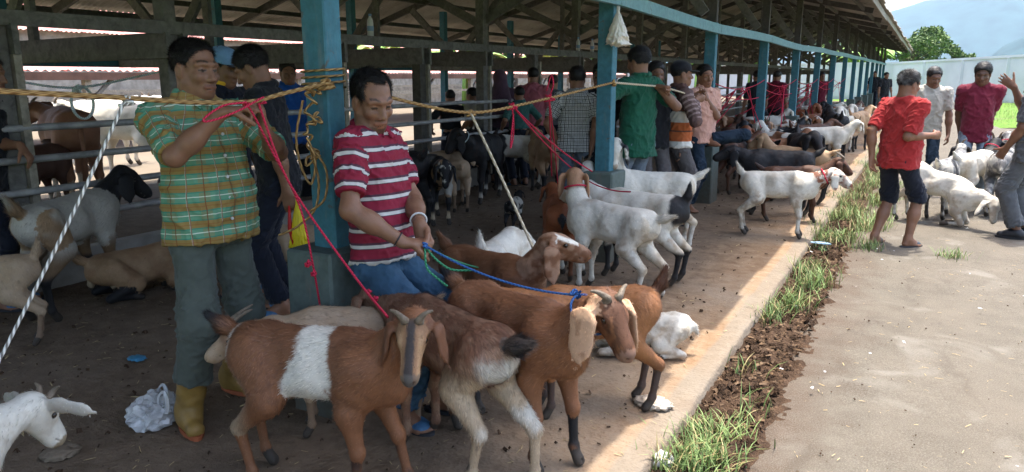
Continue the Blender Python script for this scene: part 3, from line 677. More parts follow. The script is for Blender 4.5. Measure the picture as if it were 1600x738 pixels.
        sh_ = lambda a, sd_, k_: np.clip(1-np.abs(fbm(a+warp, 1, sd_)-.5)*k_, 0, 1)**2.6
        L_, F_ = rel@lt, rel@fw
        fo += amp*(1.5*sh_(np.stack([L_*6+vv*5, F_*5, vv*3.2-L_*3.4], 1), 11, 6)+1.2*sh_(np.stack([L_*6-vv*5, F_*5, vv*3.2+L_*3.4], 1), 17, 6)+.8*sh_(np.stack([L_*15, F_*12, vv*11], 1), 14, 5)+.9*sh_(np.stack([L_*3, F_*3, vv*16], 1), 19, 6)*np.exp(-((vv-.10)/.13)**2)-.75)
        fo += .012*(fbm(np.stack([L_*9, F_*9, vv*1.2], 1), 1, 23)-.5)*np.exp(-(vv/.16)**2)
        pats = {}
        for tl, p0, p1 in tubes:
            m = ll == tl
            if not m.any(): continue
            dd = nrm(p1-p0); Lt = np.linalg.norm(p1-p0); rr = v-p0; al = rr@dd; e1 = nrm(np.cross(dd, [.3, 1, .1])); e2 = np.cross(dd, e1); th = np.arctan2(rr@e1, rr@e2)
            pats[tl] = np.stack([th*.065, th*.065, -np.maximum(al, 0)-.004], 1)
            ends = .9*np.exp(-((al-Lt*.85)/.10)**2)+.6*np.exp(-(al/.1)**2)+.25
            ring = np.stack([np.cos(th)*1.1+al*5, np.sin(th)*1.1-al*3, al*20+th*.8], 1)
            fo[m] = ((1-.8*np.exp(-((al-Lt)/.035)**2))*amp*(1.3*ends*sh_(ring, 21, 5)+.9*sh_(ring*.6, 25, 6)*(ends+.2)-.45))[m]
        if shirtmat is M['striped'] and (ll == 'collar').any(): pats['collar'] = np.tile([0., 0., .034], (len(v), 1))
        v = v+nn*fo[:, None]*foldk
        names = ['torso']+list(pats); code = np.zeros(len(v), int)
        for i, t_ in enumerate(names[1:]): code[ll == t_] = i+1
        fc = np.sort(code[f], 1); fl_ = np.where(fc[:, 0] == fc[:, 1], fc[:, 1], fc[:, 2])        # each face takes one cloth panel, so the pattern breaks at the seam
        key = f*len(names)+fl_[:, None]; uq, inv = np.unique(key, return_inverse=True); f = inv.reshape(f.shape); vi = uq//len(names); pc = uq % len(names)
        P0 = pat[vi]
        for i, t_ in enumerate(names[1:]): P0[pc == i+1] = pats[t_][vi][pc == i+1]
        v, ll, pat = v[vi], ll[vi], P0
        return link(nm_, mesh_np(nm_, v*k, f, True, None, pat), mat, root), v, ll
    if shirt:
        if collar:
            ring = []
            for a in range(13):
                t = 2*math.pi*a/12; ring.append(nk+ud*(.022-.030*(math.cos(t) > .5)*math.cos(t))+fw*(.066*math.cos(t)*girth-.004)+lt*.070*math.sin(t)*girth)
            S.chain(ring, [.016]*13, 'collar', .015)
            for s_ in (-1, 1):
                c0 = nk+ud*.018+fw*.040*girth+lt*.058*s_*girth; c1 = nk-ud*.040+fw*.088*girth+lt*.030*s_
                S.cap(c0, c1, .026, .012, 'collar', .006, (nrm(fw*.75+lt*s_*.35+ud*.5), .26))
        cloth(S, shirt, shirtmat, .0085, ptl, max(hv, .006))
    if pantsmat is not None and lowbody: cloth(P, 'trousers' if pants in ('long', 'boot', 'crop') else 'shorts', pantsmat, .009, ptl, max(hv, .007))
    info = dict(root=root, k=k, hc=hc*k, rot=rot, q=lambda f, l, u: q(f, l, u)*k, hands=hands, a0=a0*k, ud=ud, fw=fw, lt=lt, nk=nk*k, gx=gx, belly=belly)
    return info
def local(root, P):
    c, s = math.cos(root[2]), math.sin(root[2]); d = np.asarray(P, float)-[root[0], root[1], 0]
    return np.array([c*d[0]+s*d[1], -s*d[0]+c*d[1], d[2]])
def cap_hat(info, mat, brimmat=None, name='cap', soft=False):
    k = info['k']; hc = info['hc']/k; rot = info['rot']; q = lambda f, l, u: hc+rot@np.array([f, l, u])
    B = Body(); B.ell(q(-.018, 0, .052), (.112, .094, .086), 'cap', .02, rot); B.ell(q(0, 0, -.045), (.3, .3, .075), 'cap', .006, rot, -1)
    v, f, l, lb = B.mesh(.006); v = v+vnormals(v, f)*((fbm(v, 14, 5)-.5)*.012)[:, None]; link(name, mesh_np(name, v*k, f), mat, info['root'])
    if brimmat:
        B = Body(); B.ell(q(.105, 0, .026), (.075, .078, .008), 'b', .01, rot); v, f, l, lb = B.mesh(.005); link('cap_brim', mesh_np('b', v*k, f), brimmat, info['root'])
# ---------------------------------------------------------------- cloth and building materials
def stripes(t, coord, period, bands):
    """1 inside any of the (start, stop) bands, given as fractions of the period"""
    f = t.math('FRACT', t.math('MULTIPLY', coord, 1/period)); out = None
    for a, b in bands:
        m = t.math('MULTIPLY', t.math('GREATER_THAN', f, a), t.math('LESS_THAN', f, b)); out = m if out is None else t.math('MAXIMUM', out, m)
    return out
def pat_xyz(t):
    a = t.attr('pat'); s = t.node('ShaderNodeSeparateXYZ'); t.ln(a.outputs['Vector'], s.inputs[0]); return s.outputs
def weave(t, k=.25):
    n = t.noise(350, 2); n2 = t.noise(14, 4)
    t.bump(t.math('ADD', t.math('MULTIPLY', n, .25), n2), k, .012); return n2
def cloth_plain(name, col, var=.18, rough=.85, k=.25, fade=None):
    t = NT(name); n = weave(t, k); c = t.mix(t.ramp(n, .3, .7), tuple(x*(1-var) for x in col), tuple(min(.9, x*(1+var)) for x in col))
    if fade: c = t.mix(t.math('MULTIPLY', t.ramp(t.noise(4, 3), .5, .75), .6), c, fade)
    t.b.inputs['Sheen Weight'].default_value = .12
    return t.done(c, rough, .2)
def cloth_plaid():
    t = NT('plaid_cloth'); p = pat_xyz(t); weave(t); u, v = p[0], p[2]
    g = lin(100, 148, 120); c = t.mix(stripes(t, v, .076, [(.0, .40)]), g, lin(146, 122, 72))
    c = t.mix(t.math('MULTIPLY', t.math('LESS_THAN', t.math('ABSOLUTE', t.math('SUBTRACT', u, .022)), .0016), t.math('GREATER_THAN', v, .004)), c, lin(40, 70, 62))
    c = t.mix(t.math('MULTIPLY', stripes(t, u, .104, [(0, .34)]), .38), c, lin(146, 118, 70))
    c = t.mix(t.math('MULTIPLY', stripes(t, v, .076, [(.40, .47), (.93, 1.)]), .75), c, lin(56, 128, 108))
    c = t.mix(t.math('MULTIPLY', stripes(t, v, .076, [(.69, .74)]), .75), c, lin(225, 228, 210))
    c = t.mix(t.math('MULTIPLY', stripes(t, u, .104, [(.64, .68)]), .5), c, lin(220, 225, 210))
    c = t.mix(t.math('MULTIPLY', stripes(t, u, .052, [(.30, .37)]), .75), c, lin(122, 62, 36))
    c = t.mix(t.math('MULTIPLY', stripes(t, v, .076, [(.17, .23)]), .45), c, lin(140, 82, 44))
    return t.done(c, .85, .2)
def cloth_striped():
    t = NT('striped_knit'); p = pat_xyz(t); weave(t, .15); v = p[2]
    c = t.mix(stripes(t, v, .068, [(.0, .21)]), lin(128, 34, 54), lin(190, 186, 182)); c = t.mix(stripes(t, v, .068, [(.21, .36), (.95, 1.)]), c, lin(78, 52, 64))
    return t.done(c, .8, .2)
def cloth_check():
    t = NT('check_cloth'); p = pat_xyz(t); weave(t); u, v = p[0], p[2]
    a = stripes(t, u, .036, [(.0, .16)]); b = stripes(t, v, .036, [(.0, .16)]); c = t.mix(t.math('MULTIPLY', t.math('ADD', stripes(t, u, .036, [(.4, .75)]), stripes(t, v, .036, [(.4, .75)])), .35), lin(196, 196, 192), lin(110, 114, 116))
    c = t.mix(t.math('MAXIMUM', a, b), c, lin(34, 36, 40)); return t.done(c, .85, .2)
def cloth_blocks():            # jacket in broad bands
    t = NT('block_jacket'); p = pat_xyz(t); weave(t); v = p[2]
    step = lambda z: t.math('GREATER_THAN', v, z)
    c = t.mix(step(.07), lin(210, 208, 200), lin(176, 96, 56)); c = t.mix(step(.165), c, lin(96, 66, 56)); c = t.mix(step(.18), c, lin(176, 96, 56)); c = t.mix(step(.26), c, lin(205, 200, 190)); c = t.mix(step(.37), c, lin(92, 66, 60)); c = t.mix(t.math('LESS_THAN', v, .002), c, t.mix(stripes(t, v, .05, [(0, .4)]), lin(104, 82, 78), lin(150, 128, 124)))
    return t.done(c, .8, .2)
def cloth_sleeve_print(): pass
def denim(name, col):
    t = NT(name); n = weave(t, .3); c = t.mix(t.ramp(n, .3, .7), tuple(x*.75 for x in col), tuple(x*1.3 for x in col))
    c = t.mix(t.math('MULTIPLY', t.ramp(t.noise(3.5, 3), .5, .72), .55), c, tuple(min(.5, x*1.9+.03) for x in col)); return t.done(c, .85, .2)
def skidata(): pass
def roof_mat():
    t = NT('corrugated_sheet'); n = t.noise(1.2, 5, t.pos()); n2 = t.noise(9, 4, t.pos())
    c = t.mix(t.ramp(n, .35, .7), (.24, .215, .18), (.40, .365, .31)); c = t.mix(t.math('MULTIPLY', t.ramp(n2, .55, .75), .5), c, (.14, .085, .055)); t.bump(n2, .1)
    return t.done(c, .6, .3)
def painted(name, col, under, k=.55):
    t = NT(name); st = t.stretch(t.pos(), (6, 6, 1.3)); n = t.noise(3, 6, st, .65); n2 = t.noise(22, 4, t.pos(), .6)
    c = t.mix(t.ramp(n2, .25, .75), tuple(x*.75 for x in col), tuple(x*1.2 for x in col)); c = t.mix(t.math('MULTIPLY', t.ramp(n, .58, .72), k), c, under); ch = t.noise(11, 6, t.pos(), .7, .5); c = t.mix(t.math('MULTIPLY', t.ramp(ch, .63, .66), .75), c, (.10, .085, .07)); sz = t.node('ShaderNodeSeparateXYZ'); t.ln(t.pos(), sz.inputs[0]); c = t.mix(t.math('MULTIPLY', t.ramp(t.math('ADD', sz.outputs[2], t.math('MULTIPLY', n2, .5)), .75, .2), .8), c, (.085, .068, .05))
    t.bump(t.math('ADD', n, t.math('MULTIPLY', n2, .5)), .35, .012); return t.done(c, .65, .3)
def timber(name, col):
    t = NT(name); st = t.stretch(t.pos(), (7, 7, 7)); n = t.noise(2.2, 6, st, .65, .6); n2 = t.noise(.9, 3, t.pos())
    c = t.mix(t.ramp(n, .3, .7), tuple(x*.6 for x in col), tuple(x*1.35 for x in col)); c = t.mix(t.math('MULTIPLY', t.ramp(n2, .45, .7), .4), c, tuple(x*.55 for x in col)); t.bump(n, .4, .01)
    return t.done(c, .8, .2)
M['plaid'] = cloth_plaid(); M['striped'] = cloth_striped(); M['check'] = cloth_check(); M['blocks'] = cloth_blocks()
M['drill'] = cloth_plain('grey_green_drill', lin(78, 84, 77), .16); M['jeans'] = denim('blue_jeans', lin(48, 74, 96)); M['jeans_dark'] = denim('dark_jeans', lin(34, 48, 62)); M['jeans_grey'] = denim('grey_jeans', lin(108, 120, 132))
M['black_cloth'] = cloth_plain('black_cloth', lin(30, 31, 36)); M['navy_cloth'] = cloth_plain('navy_cloth', lin(26, 30, 42)); M['red_cloth'] = cloth_plain('red_cloth', lin(158, 44, 44), .1)
M['maroon_cloth'] = cloth_plain('maroon_cloth', lin(104, 28, 46), .12); M['white_cloth'] = cloth_plain('off_white_cloth', lin(178, 174, 162), .06); M['green_cloth'] = cloth_plain('green_cloth', lin(28, 84, 64), .15)
M['grey_cloth'] = cloth_plain('grey_cloth', lin(84, 86, 88), .12); M['char_cloth'] = cloth_plain('charcoal_cloth', lin(86, 82, 82), .12); M['pink_cloth'] = cloth_plain('dusty_pink_cloth', lin(206, 158, 140), .08); M['blue_cloth'] = cloth_plain('blue_cloth', lin(30, 80, 150), .15)
M['teal_cloth'] = cloth_plain('teal_cloth', lin(52, 92, 88), .15); M['purple_cloth'] = cloth_plain('purple_cloth', lin(82, 62, 78), .2); M['rose_cloth'] = cloth_plain('rose_cloth', lin(160, 90, 100), .15); M['cap_blue'] = cloth_plain('pale_blue_cap', lin(112, 150, 186), .1); M['yellow_cloth'] = cloth_plain('yellow_cloth', lin(222, 172, 48), .1)
M['boot'] = simple('mustard_rubber', lin(134, 106, 54), .5, .3, 9, .15, .4); M['boot_sole'] = simple('boot_sole', lin(150, 84, 54), .7, .3, 20); M['sandal_sole'] = simple('sandal_sole', (.035, .035, .04), .8, .3, 30); M['sandal_strap'] = simple('sandal_strap', lin(66, 104, 140), .6, .2, 30)
M['slide_strap'] = simple('slide_strap', lin(60, 66, 72), .6, .2, 30); M['shoe_black'] = simple('black_leather', (.02, .02, .022), .45, .3, 20, .1, .4); M['white_strap'] = simple('pale_strap', (.6, .6, .6), .6, .1, 30)
M['roof'] = roof_mat(); M['post_blue'] = painted('blue_paint', lin(62, 112, 126), (.24, .22, .18), .35); M['beam_blue'] = painted('faded_blue_paint', lin(108, 148, 152), (.34, .33, .29), .6)
M['timber'] = timber('grey_timber', (.155, .148, .135)); M['timber_dark'] = timber('dark_timber', (.085, .078, .068)); M['timber_pale'] = timber('pale_timber', (.30, .27, .22))
M['plinth'] = painted('faded_plinth_paint', lin(86, 98, 93), (.15, .135, .11), .85); M['concrete'] = simple('old_concrete', (.30, .28, .25), .9, .3, 4, .3, .2); M['pipe'] = simple('galvanised_pipe', (.30, .30, .30), .45, .35, 10, .1, .5)
M['wall_white'] = simple('whitewashed_wall', (.58, .60, .62), .85, .10, .6, .1, .2, 20, True); M['pinkroof'] = simple('sunbleached_red_sheet', lin(214, 150, 140), .6, .15, 1.5, .1, .3, None, True); M['brownfascia'] = simple('brown_fascia', (.11, .06, .045), .8, .3, 3)
M['straw'] = simple('straw', (.42, .32, .17), .8, .3, 30, 0); M['stone'] = simple('stone', (.33, .30, .26), .9, .3, 20)
# ---------------------------------------------------------------- ground
def grid(name, xs, ys, zf, mat, kind='structure', parent=None):
    X, Y = np.meshgrid(xs, ys, indexing='ij'); Z = zf(X.ravel(), Y.ravel()); v = np.stack([X.ravel(), Y.ravel(), Z], 1)
    n, m = len(xs), len(ys); i = np.arange(n*m).reshape(n, m)
    f = np.stack([i[:-1, :-1].ravel(), i[1:, :-1].ravel(), i[1:, 1:].ravel(), i[:-1, 1:].ravel()], 1)
    o = link(name, mesh_np(name, v, f), mat, parent); 
    if kind: o['kind'] = kind
    return o
def steps(*segs):
    out = [segs[0][0]]
    for a, b, d in segs: out += list(np.linspace(a, b, max(1, int(round((b-a)/d)))+1)[1:])
    return np.array(out)
P2 = lambda x, y: np.stack([x, y, 0*x], 1)
t = NT('grass_ground'); n = t.noise(.35, 6, t.pos()); n2 = t.noise(6, 5, t.pos())
c = t.mix(t.ramp(n2, .3, .7), (.06, .13, .022), (.16, .26, .05)); c = t.mix(t.math('MULTIPLY', t.ramp(n, .55, .7), .6), c, (.26, .22, .13)); t.bump(n2, .8, .1)
M['grass_ground'] = t.done(c, .9, .1)
t = NT('trodden_dirt'); P_ = t.pos(); sp = t.node('ShaderNodeSeparateXYZ'); t.ln(P_, sp.inputs[0]); n = t.noise(1.1, 6, P_); n2 = t.noise(9, 6, P_, .65); n3 = t.noise(55, 4, P_)
c = t.mix(t.ramp(n2, .3, .7), (.105, .074, .050), (.205, .152, .106)); c = t.mix(t.math('MULTIPLY', t.ramp(n, .45, .7), .55), c, (.20, .155, .115))
edge = t.ramp(t.math('ADD', sp.outputs[0], t.math('MULTIPLY', t.math('SUBTRACT', n2, .5), .5)), -1.62, -1.18)     # dust-covered concrete towards the kerb
dust = t.mix(t.ramp(n2, .35, .65), (.225, .138, .078), (.300, .215, .138)); dust = t.mix(t.math('MULTIPLY', t.ramp(n, .45, .6), .7), dust, (.275, .22, .162)); dust = t.mix(t.math('MULTIPLY', t.ramp(n3, .62, .72), .5), dust, (.24, .13, .075))
lip = t.ramp(t.math('ADD', sp.outputs[0], t.math('MULTIPLY', t.math('SUBTRACT', n, .5), .10)), -.945, -.92); dust = t.mix(t.math('MULTIPLY', lip, .6), dust, t.mix(n2, (.175, .158, .128), (.235, .21, .172)))
c = t.mix(edge, c, dust); c = t.mix(t.math('MULTIPLY', t.ramp(n3, .6, .75), .35), c, (.04, .03, .022)); t.bump(t.math('ADD', t.math('MULTIPLY', n2, 1.), t.math('MULTIPLY', n3, .5)), .6, .03)
M['dirt'] = t.done(c, .92, .15)
t = NT('dark_soil'); n2 = t.noise(14, 6, t.pos(), .65); n3 = t.noise(70, 3, t.pos()); c = t.mix(t.ramp(n2, .3, .7), (.035, .022, .014), (.105, .065, .042)); c = t.mix(t.math('MULTIPLY', t.ramp(n3, .55, .7), .4), c, (.20, .13, .08)); t.bump(t.math('ADD', n2, n3), .9, .03)
M['soil'] = t.done(c, .95, .1)
t = NT('dusty_concrete_road'); P_ = t.pos(); n = t.noise(.7, 6, P_, .6); n2 = t.noise(5, 6, P_, .6); n3 = t.noise(48, 5, P_, .7); n4 = t.noise(1.7, 3, P_, .5, 1.)
c = t.mix(t.ramp(n2, .28, .72), (.084, .073, .056), (.138, .120, .094)); c = t.mix(t.math('MULTIPLY', t.ramp(n, .42, .62), .6), c, (.125, .105, .080)); c = t.mix(t.math('MULTIPLY', t.ramp(n4, .58, .68), .55), c, (.215, .20, .172))
c = t.mix(t.math('MULTIPLY', t.ramp(n3, .62, .74), .5), c, (.085, .06, .042)); c = t.mix(t.math('MULTIPLY', t.ramp(n3, .36, .28), .35), c, (.30, .27, .23))
sp = t.node('ShaderNodeSeparateXYZ'); t.ln(P_, sp.inputs[0]); st = t.ramp(t.math('ADD', sp.outputs[0], t.math('MULTIPLY', t.math('SUBTRACT', n2, .5), .7)), -.15, -.5); c = t.mix(t.math('MULTIPLY', st, .75), c, (.085, .055, .036))
vo = t.node('ShaderNodeTexVoronoi', feature='DISTANCE_TO_EDGE'); vo.inputs['Scale'].default_value = .55; wv = t.node('ShaderNodeVectorMath', operation='ADD'); t.ln(P_, wv.inputs[0]); nn_ = t.node('ShaderNodeTexNoise'); nn_.inputs['Scale'].default_value = 2.2; nn_.inputs['Detail'].default_value = 5; t.ln(P_, nn_.inputs['Vector']); t.ln(nn_.outputs['Color'], wv.inputs[1]); t.ln(wv.outputs[0], vo.inputs['Vector'])
crk = t.math('LESS_THAN', vo.outputs['Distance'], .0045); crk = t.math('MULTIPLY', crk, t.ramp(n, .5, .6)); c = t.mix(t.math('MULTIPLY', crk, .6), c, (.05, .042, .034))
n5 = t.noise(160, 3, P_, .7); c = t.mix(t.math('MULTIPLY', t.ramp(n5, .45, .70), .55), c, (.24, .22, .19)); n6 = t.noise(2.6, 5, t.stretch(P_, (1.2, .5, 1)), .6, .8); c = t.mix(t.math('MULTIPLY', t.ramp(n6, .56, .68), .42), c, (.075, .062, .048))
n7 = t.noise(90, 4, P_, .75); c = t.mix(t.math('MULTIPLY', t.ramp(n7, .60, .70), .5), c, (.06, .048, .036)); t.bump(t.math('ADD', t.math('ADD', n2, t.math('MULTIPLY', n3, .9)), t.math('MULTIPLY', n7, .8)), .6, .015); M['road'] = t.done(c, .9, .2)
t = NT('dry_yard'); n = t.noise(.5, 5, t.pos()); M['yard'] = t.done(t.mix(n, (.15, .12, .085), (.22, .185, .14)), .95, .1)

grid('ground', steps((-5000, -60, 600), (-60, 60, 8), (60, 5000, 600)), steps((-300, -20, 60), (-20, 100, 8), (100, 5400, 700)), lambda x, y: -.16+0*x, M['grass_ground'])
def floor_z(x, y):
    p = P2(x, y); near = sm(-y, -14, -9)
    return ((fbm(p, 1.3, 1)-.5)*.03+(fbm(p, 11, 2)-.5)*.016*near+(fbm(p, 34, 5)-.5)*.006*near)*sm(-x, .95, 1.25)+(fbm(p, 3, 9)-.5)*.012
o = grid('shed_floor', steps((-5.45, -.86, .032)), steps((-4, .6, .2), (.6, 10, .034), (10, 20, .1), (20, 51, .5)), floor_z, M['dirt'])
m = MB()                                                            # broken lip of the slab, butted against the floor sheet
ys = steps((-4, 0, .3), (0, 12, .055), (12, 51, .4)); ex = -.815+(fbm(P2(0*ys, ys), 1.6, 3)-.5)*.03+(fbm(P2(0*ys, ys), 14, 4)-.5)*.018; zl = floor_z(0*ys-.86, ys)
V = []; 
for y, e, z in zip(ys, ex, zl): V += [(-.86, y, z), (e-.012, y, z-.003), (e, y, z-.018), (e+.004, y, -.14)]
m.add(V, [(4*i+k, 4*i+k+1, 4*i+4+k+1, 4*i+4+k) for i in range(len(ys)-1) for k in range(3)]); m.build('kerb', M['dirt'], None, True)['kind'] = 'structure'
grid('dirt_strip', steps((-.84, -.30, .022)), steps((-4, .8, .2), (.8, 10, .026), (10, 30, .2)), lambda x, y: -.075+(fbm(P2(x, y), 6, 1)-.4)*.05*sm(-x, .36, .5)+np.maximum(fbm(P2(x, y), 26, 6)-.45, 0)*.09*sm(-x, .36, .48), M['soil'])
grid('road', steps((-.62, -.3, .04), (-.3, 12, .25)), steps((-6, 2, .5), (2, 14, .1), (14, 34, .5)), lambda x, y: -.062+(fbm(P2(x, y), 1.2, 3)-.5)*.014*sm(x, -.4, -.1)-.035*sm(-x+(fbm(P2(x, y), 5, 8)-.5)*.16, .47, .56), M['road'])
grid('far_track', np.linspace(-.9, 1.6, 5), np.linspace(29, 56, 8), lambda x, y: -.075+0*x, M['road'])
grid('field_grass', np.linspace(-1.2, 40, 60), np.linspace(27.5, 66, 40), lambda x, y: -.12+.35*fbm(P2(x, y), .35, 7)*sm(x, 1.2, 3.5), M['grass_ground'])
grid('pen_floor', np.linspace(-8.2, -5.42, 12), np.linspace(-4, 51, 60), lambda x, y: .22+(fbm(P2(x, y), 2, 3)-.5)*.02, M['dirt'])
grid('yard', np.linspace(-40, -8.3, 20), np.linspace(-10, 70, 40), lambda x, y: -.05+0*x, M['yard'])

# ---------------------------------------------------------------- the long market shed
SH = empty('market_shed', (-5.2, 22, 0), 0, 'long open timber goat shed on blue posts under a corrugated roof', 'shed')
off = Vector((-5.2, 22, 0)); SH.location = (0, 0, 0)
EAVE, RIDGE, REAR = (-1.04, 2.93), (-5.3, 3.9), (-10.0, 2.38); Y0, Y1 = -3.9, 50.6
PY = [2.46+3.28*k for k in range(-2, 15)]
for j, y in enumerate(PY):
    r = random.Random(j); dx = r.uniform(-.01, .01)
    m = MB(); m.bar((-2.28+dx, y, .02), (-2.28, y, 2.12), .105, .13, (1, 0, 0)); po = m.build('post', M['post_blue'], SH, bevel=.006)
    m = MB(); m.bar((-2.28, y, 2.1), (-2.28, y, 3.12), .085, .11, (1, 0, 0)); m.build('upper_post', M['timber_dark'], po)
    m = MB(); h_ = .74+r.uniform(-.03, .02); a = .13
    m.add([(-2.28+sx*a*(1.03 if zz == 0 else 1), y+sy*.16*(1.03 if zz == 0 else 1), -.02 if zz == 0 else h_) for zz in (0, 1) for sx, sy in ((-1, -1), (1, -1), (1, 1), (-1, 1))], [(3, 2, 1, 0), (4, 5, 6, 7), (0, 1, 5, 4), (1, 2, 6, 5), (2, 3, 7, 6), (3, 0, 4, 7)])
    m.build('pedestal', M['plinth'], po, bevel=.012)
zb = [2.03, 2.05, 2.06, 2.10, 2.04, 2.07, 2.04, 2.09, 2.10, 2.12, 2.13, 2.15, 2.15, 2.17, 2.18, 2.18, 2.2, 2.2]
for j in range(0, len(PY)-1):                                          # warped blue rail nailed to the outside of the posts
    m = MB(); a, b = Vector((-2.185, PY[j]-.02, zb[j])), Vector((-2.185, PY[j+1]-.028, zb[j+1])); n = 5
    pts = [a.lerp(b, i/n)+Vector((0, 0, (-.008 if j % 2 else .005)*math.sin(math.pi*i/n))) for i in range(n+1)]
    for i in range(n): m.bar(pts[i], pts[i+1], .045, .105)
    if PY[j] > 2: m.build('front_rail', M['beam_blue'], SH)
CY = [2.65, 3.9, 5.75, 7.2, 8.62, 10.1, 11.65, 13.2, 14.8, 16.4, 18, 19.6, 21.2, 24.3, 27.4, 30.5, 33.6, 36.7, 39.8, 42.9, 46, 49]
tall = lambda i: CY[i] in (3.9, 5.75, 8.62, 11.65, 14.8, 18, 21.2) or CY[i] > 22
for i, y in enumerate(CY):
    top = 3.84 if tall(i) else 1.83
    m = MB(); m.bar((-5.2, y, .1), (-5.2, y, top), .11, .12, (1, 0, 0)); co = m.build('column', M['timber'] if i != 3 else M['timber_dark'], SH, bevel=.005)
    m = MB(); m.bar((-5.14, y+.085, .2), (-5.14, y+.085, 1.72), .05, .06, (1, 0, 0)); m.build('cleat', M['timber_pale'], co)
    if tall(i) or y < 9:                                                # truss at this column
        for s in (-1, 1):
            m = MB(); m.bar((-8.45, y+.075*s, 1.70), (-5.08, y+.075*s, 1.735), .04, .19); m.build('tie_beam', M['timber'], SH)
    if tall(i):
        for a, b, nm in (((EAVE[0]-.12, y+.07, EAVE[1]-.06), (RIDGE[0], y+.07, RIDGE[1]-.10), 'rafter'), ((REAR[0]+.1, y+.07, REAR[1]-.06), (RIDGE[0], y+.07, RIDGE[1]-.10), 'rafter'),
                         ((-5.2, y+.055, 2.15), (-7.2, y+.055, 3.12), 'strut'), ((-7.6, y+.05, 1.8), (-6.2, y+.05, 3.4), 'strut'), ((-7.55, y-.05, 1.82), (-8.5, y-.05, 2.7), 'strut'), ((-5.2, y+.05, 2.2), (-3.2, y+.05, 3.25), 'strut'), ((-2.28, y+.05, 2.2), (-3.1, y+.05, 3.3), 'strut')):
            m = MB(); m.bar(a, b, .05, .11); m.build(nm, M['timber'] if nm == 'strut' else M['timber_dark'], SH)
        m = MB(); m.bar((-6.9, y-.05, 1.8), (-6.9, y-.05, 3.25), .05, .09, (1, 0, 0)); m.build('king_post', M['timber'], SH)
for k in range(9):
    a = Y0+6.1*k; b = min(a+6.1, Y1)
    m = MB(); m.bar((-5.125, a, 1.865), (-5.125, b-.004, 1.865), .045, .095); m.build('inner_beam', M['timber'], SH)
    m = MB(); m.bar((-8.52, a, 1.655), (-8.52, b-.004, 1.655), .05, .09); m.build('rear_beam', M['post_blue'], SH)
    for z in (.97, 1.17, .56, .76):
        m = MB(); m.tube([(-5.08-.05*(z > 1), a, z), (-5.08-.05*(z > 1), b, z+.01)], .024, 8, False); m.build('rail', M['pipe'], SH, True)
    for X, Z in ((-1.35, 2.93), (-2.2, 3.12), (-3.1, 3.32), (-4.1, 3.55), (-5.0, 3.75), (-6.1, 3.55), (-7.2, 3.2), (-8.3, 2.85), (-9.3, 2.52)):
        m = MB(); m.bar((X, a, Z-.015), (X, b-.004, Z-.015), .05, .07); m.build('purlin', M['timber_dark'], SH)
    m = MB(); m.bar((EAVE[0]+.02, a, EAVE[1]-.02), (EAVE[0]+.02, b-.004, EAVE[1]-.015-.04*(k % 2)), .025, .13); m.build('eave_board', M['timber_pale'], SH)
    m = MB(); m.bar((REAR[0], a, REAR[1]-.06), (REAR[0], b-.004, REAR[1]-.06), .03, .12); m.build('eave_board', M['timber_dark'], SH)
for y in [4.4+2.72*k for k in range(-2, 17)]:
    m = MB(); m.bar((-8.45, y, -.05), (-8.45, y, 2.74), .11, .11, (1, 0, 0)); m.build('rear_post', M['post_blue'] if y < 30 else M['timber_dark'], SH)
m = MB(); m.box((-5.52, -4, -.05), (-5.40, 51, .245)); m.build('low_wall', M['concrete'], SH, bevel=.01)
def sheet_mesh(a, b):
    d = Vector((b[0]-a[0], 0, b[1]-a[1])); n = 61; V = []; up = Vector((-d.z, 0, d.x)).normalized(); up = up if up.z > 0 else -up
    for p in (Vector((a[0], 0, a[1])), Vector((b[0], 0, b[1]))):
        for i in range(n): y = .84*i/(n-1); V.append(p+Vector((0, y, 0))+up*.013*math.sin(2*math.pi*y/.084))
    me = bpy.data.meshes.new('roof_sheet'); me.from_pydata(V, [], [(i, i+1, n+i+1, n+i) for i in range(n-1)]); me.polygons.foreach_set('use_smooth', [True]*(n-1)); me.materials.append(M['roof']); return me
s1 = sheet_mesh((EAVE[0]+.12, EAVE[1]+.045), (RIDGE[0], RIDGE[1]+.05)); s2 = sheet_mesh((REAR[0]-.15, REAR[1]), (RIDGE[0], RIDGE[1]+.05))
for k in range(int((Y1-Y0)/.8)):
    for me in (s1, s2):
        o = link('roof_sheet', me, None, SH); r = random.Random(k*2+(me is s1)); o.location = (r.uniform(-.04, .04) if me is s1 else 0, Y0+.8*k, .006*(k % 2)+r.uniform(0, .008))
m = MB(); m.bar((RIDGE[0], Y0, RIDGE[1]+.07), (RIDGE[0], Y1, RIDGE[1]+.07), .3, .02); m.build('ridge_cap', M['roof'], SH)

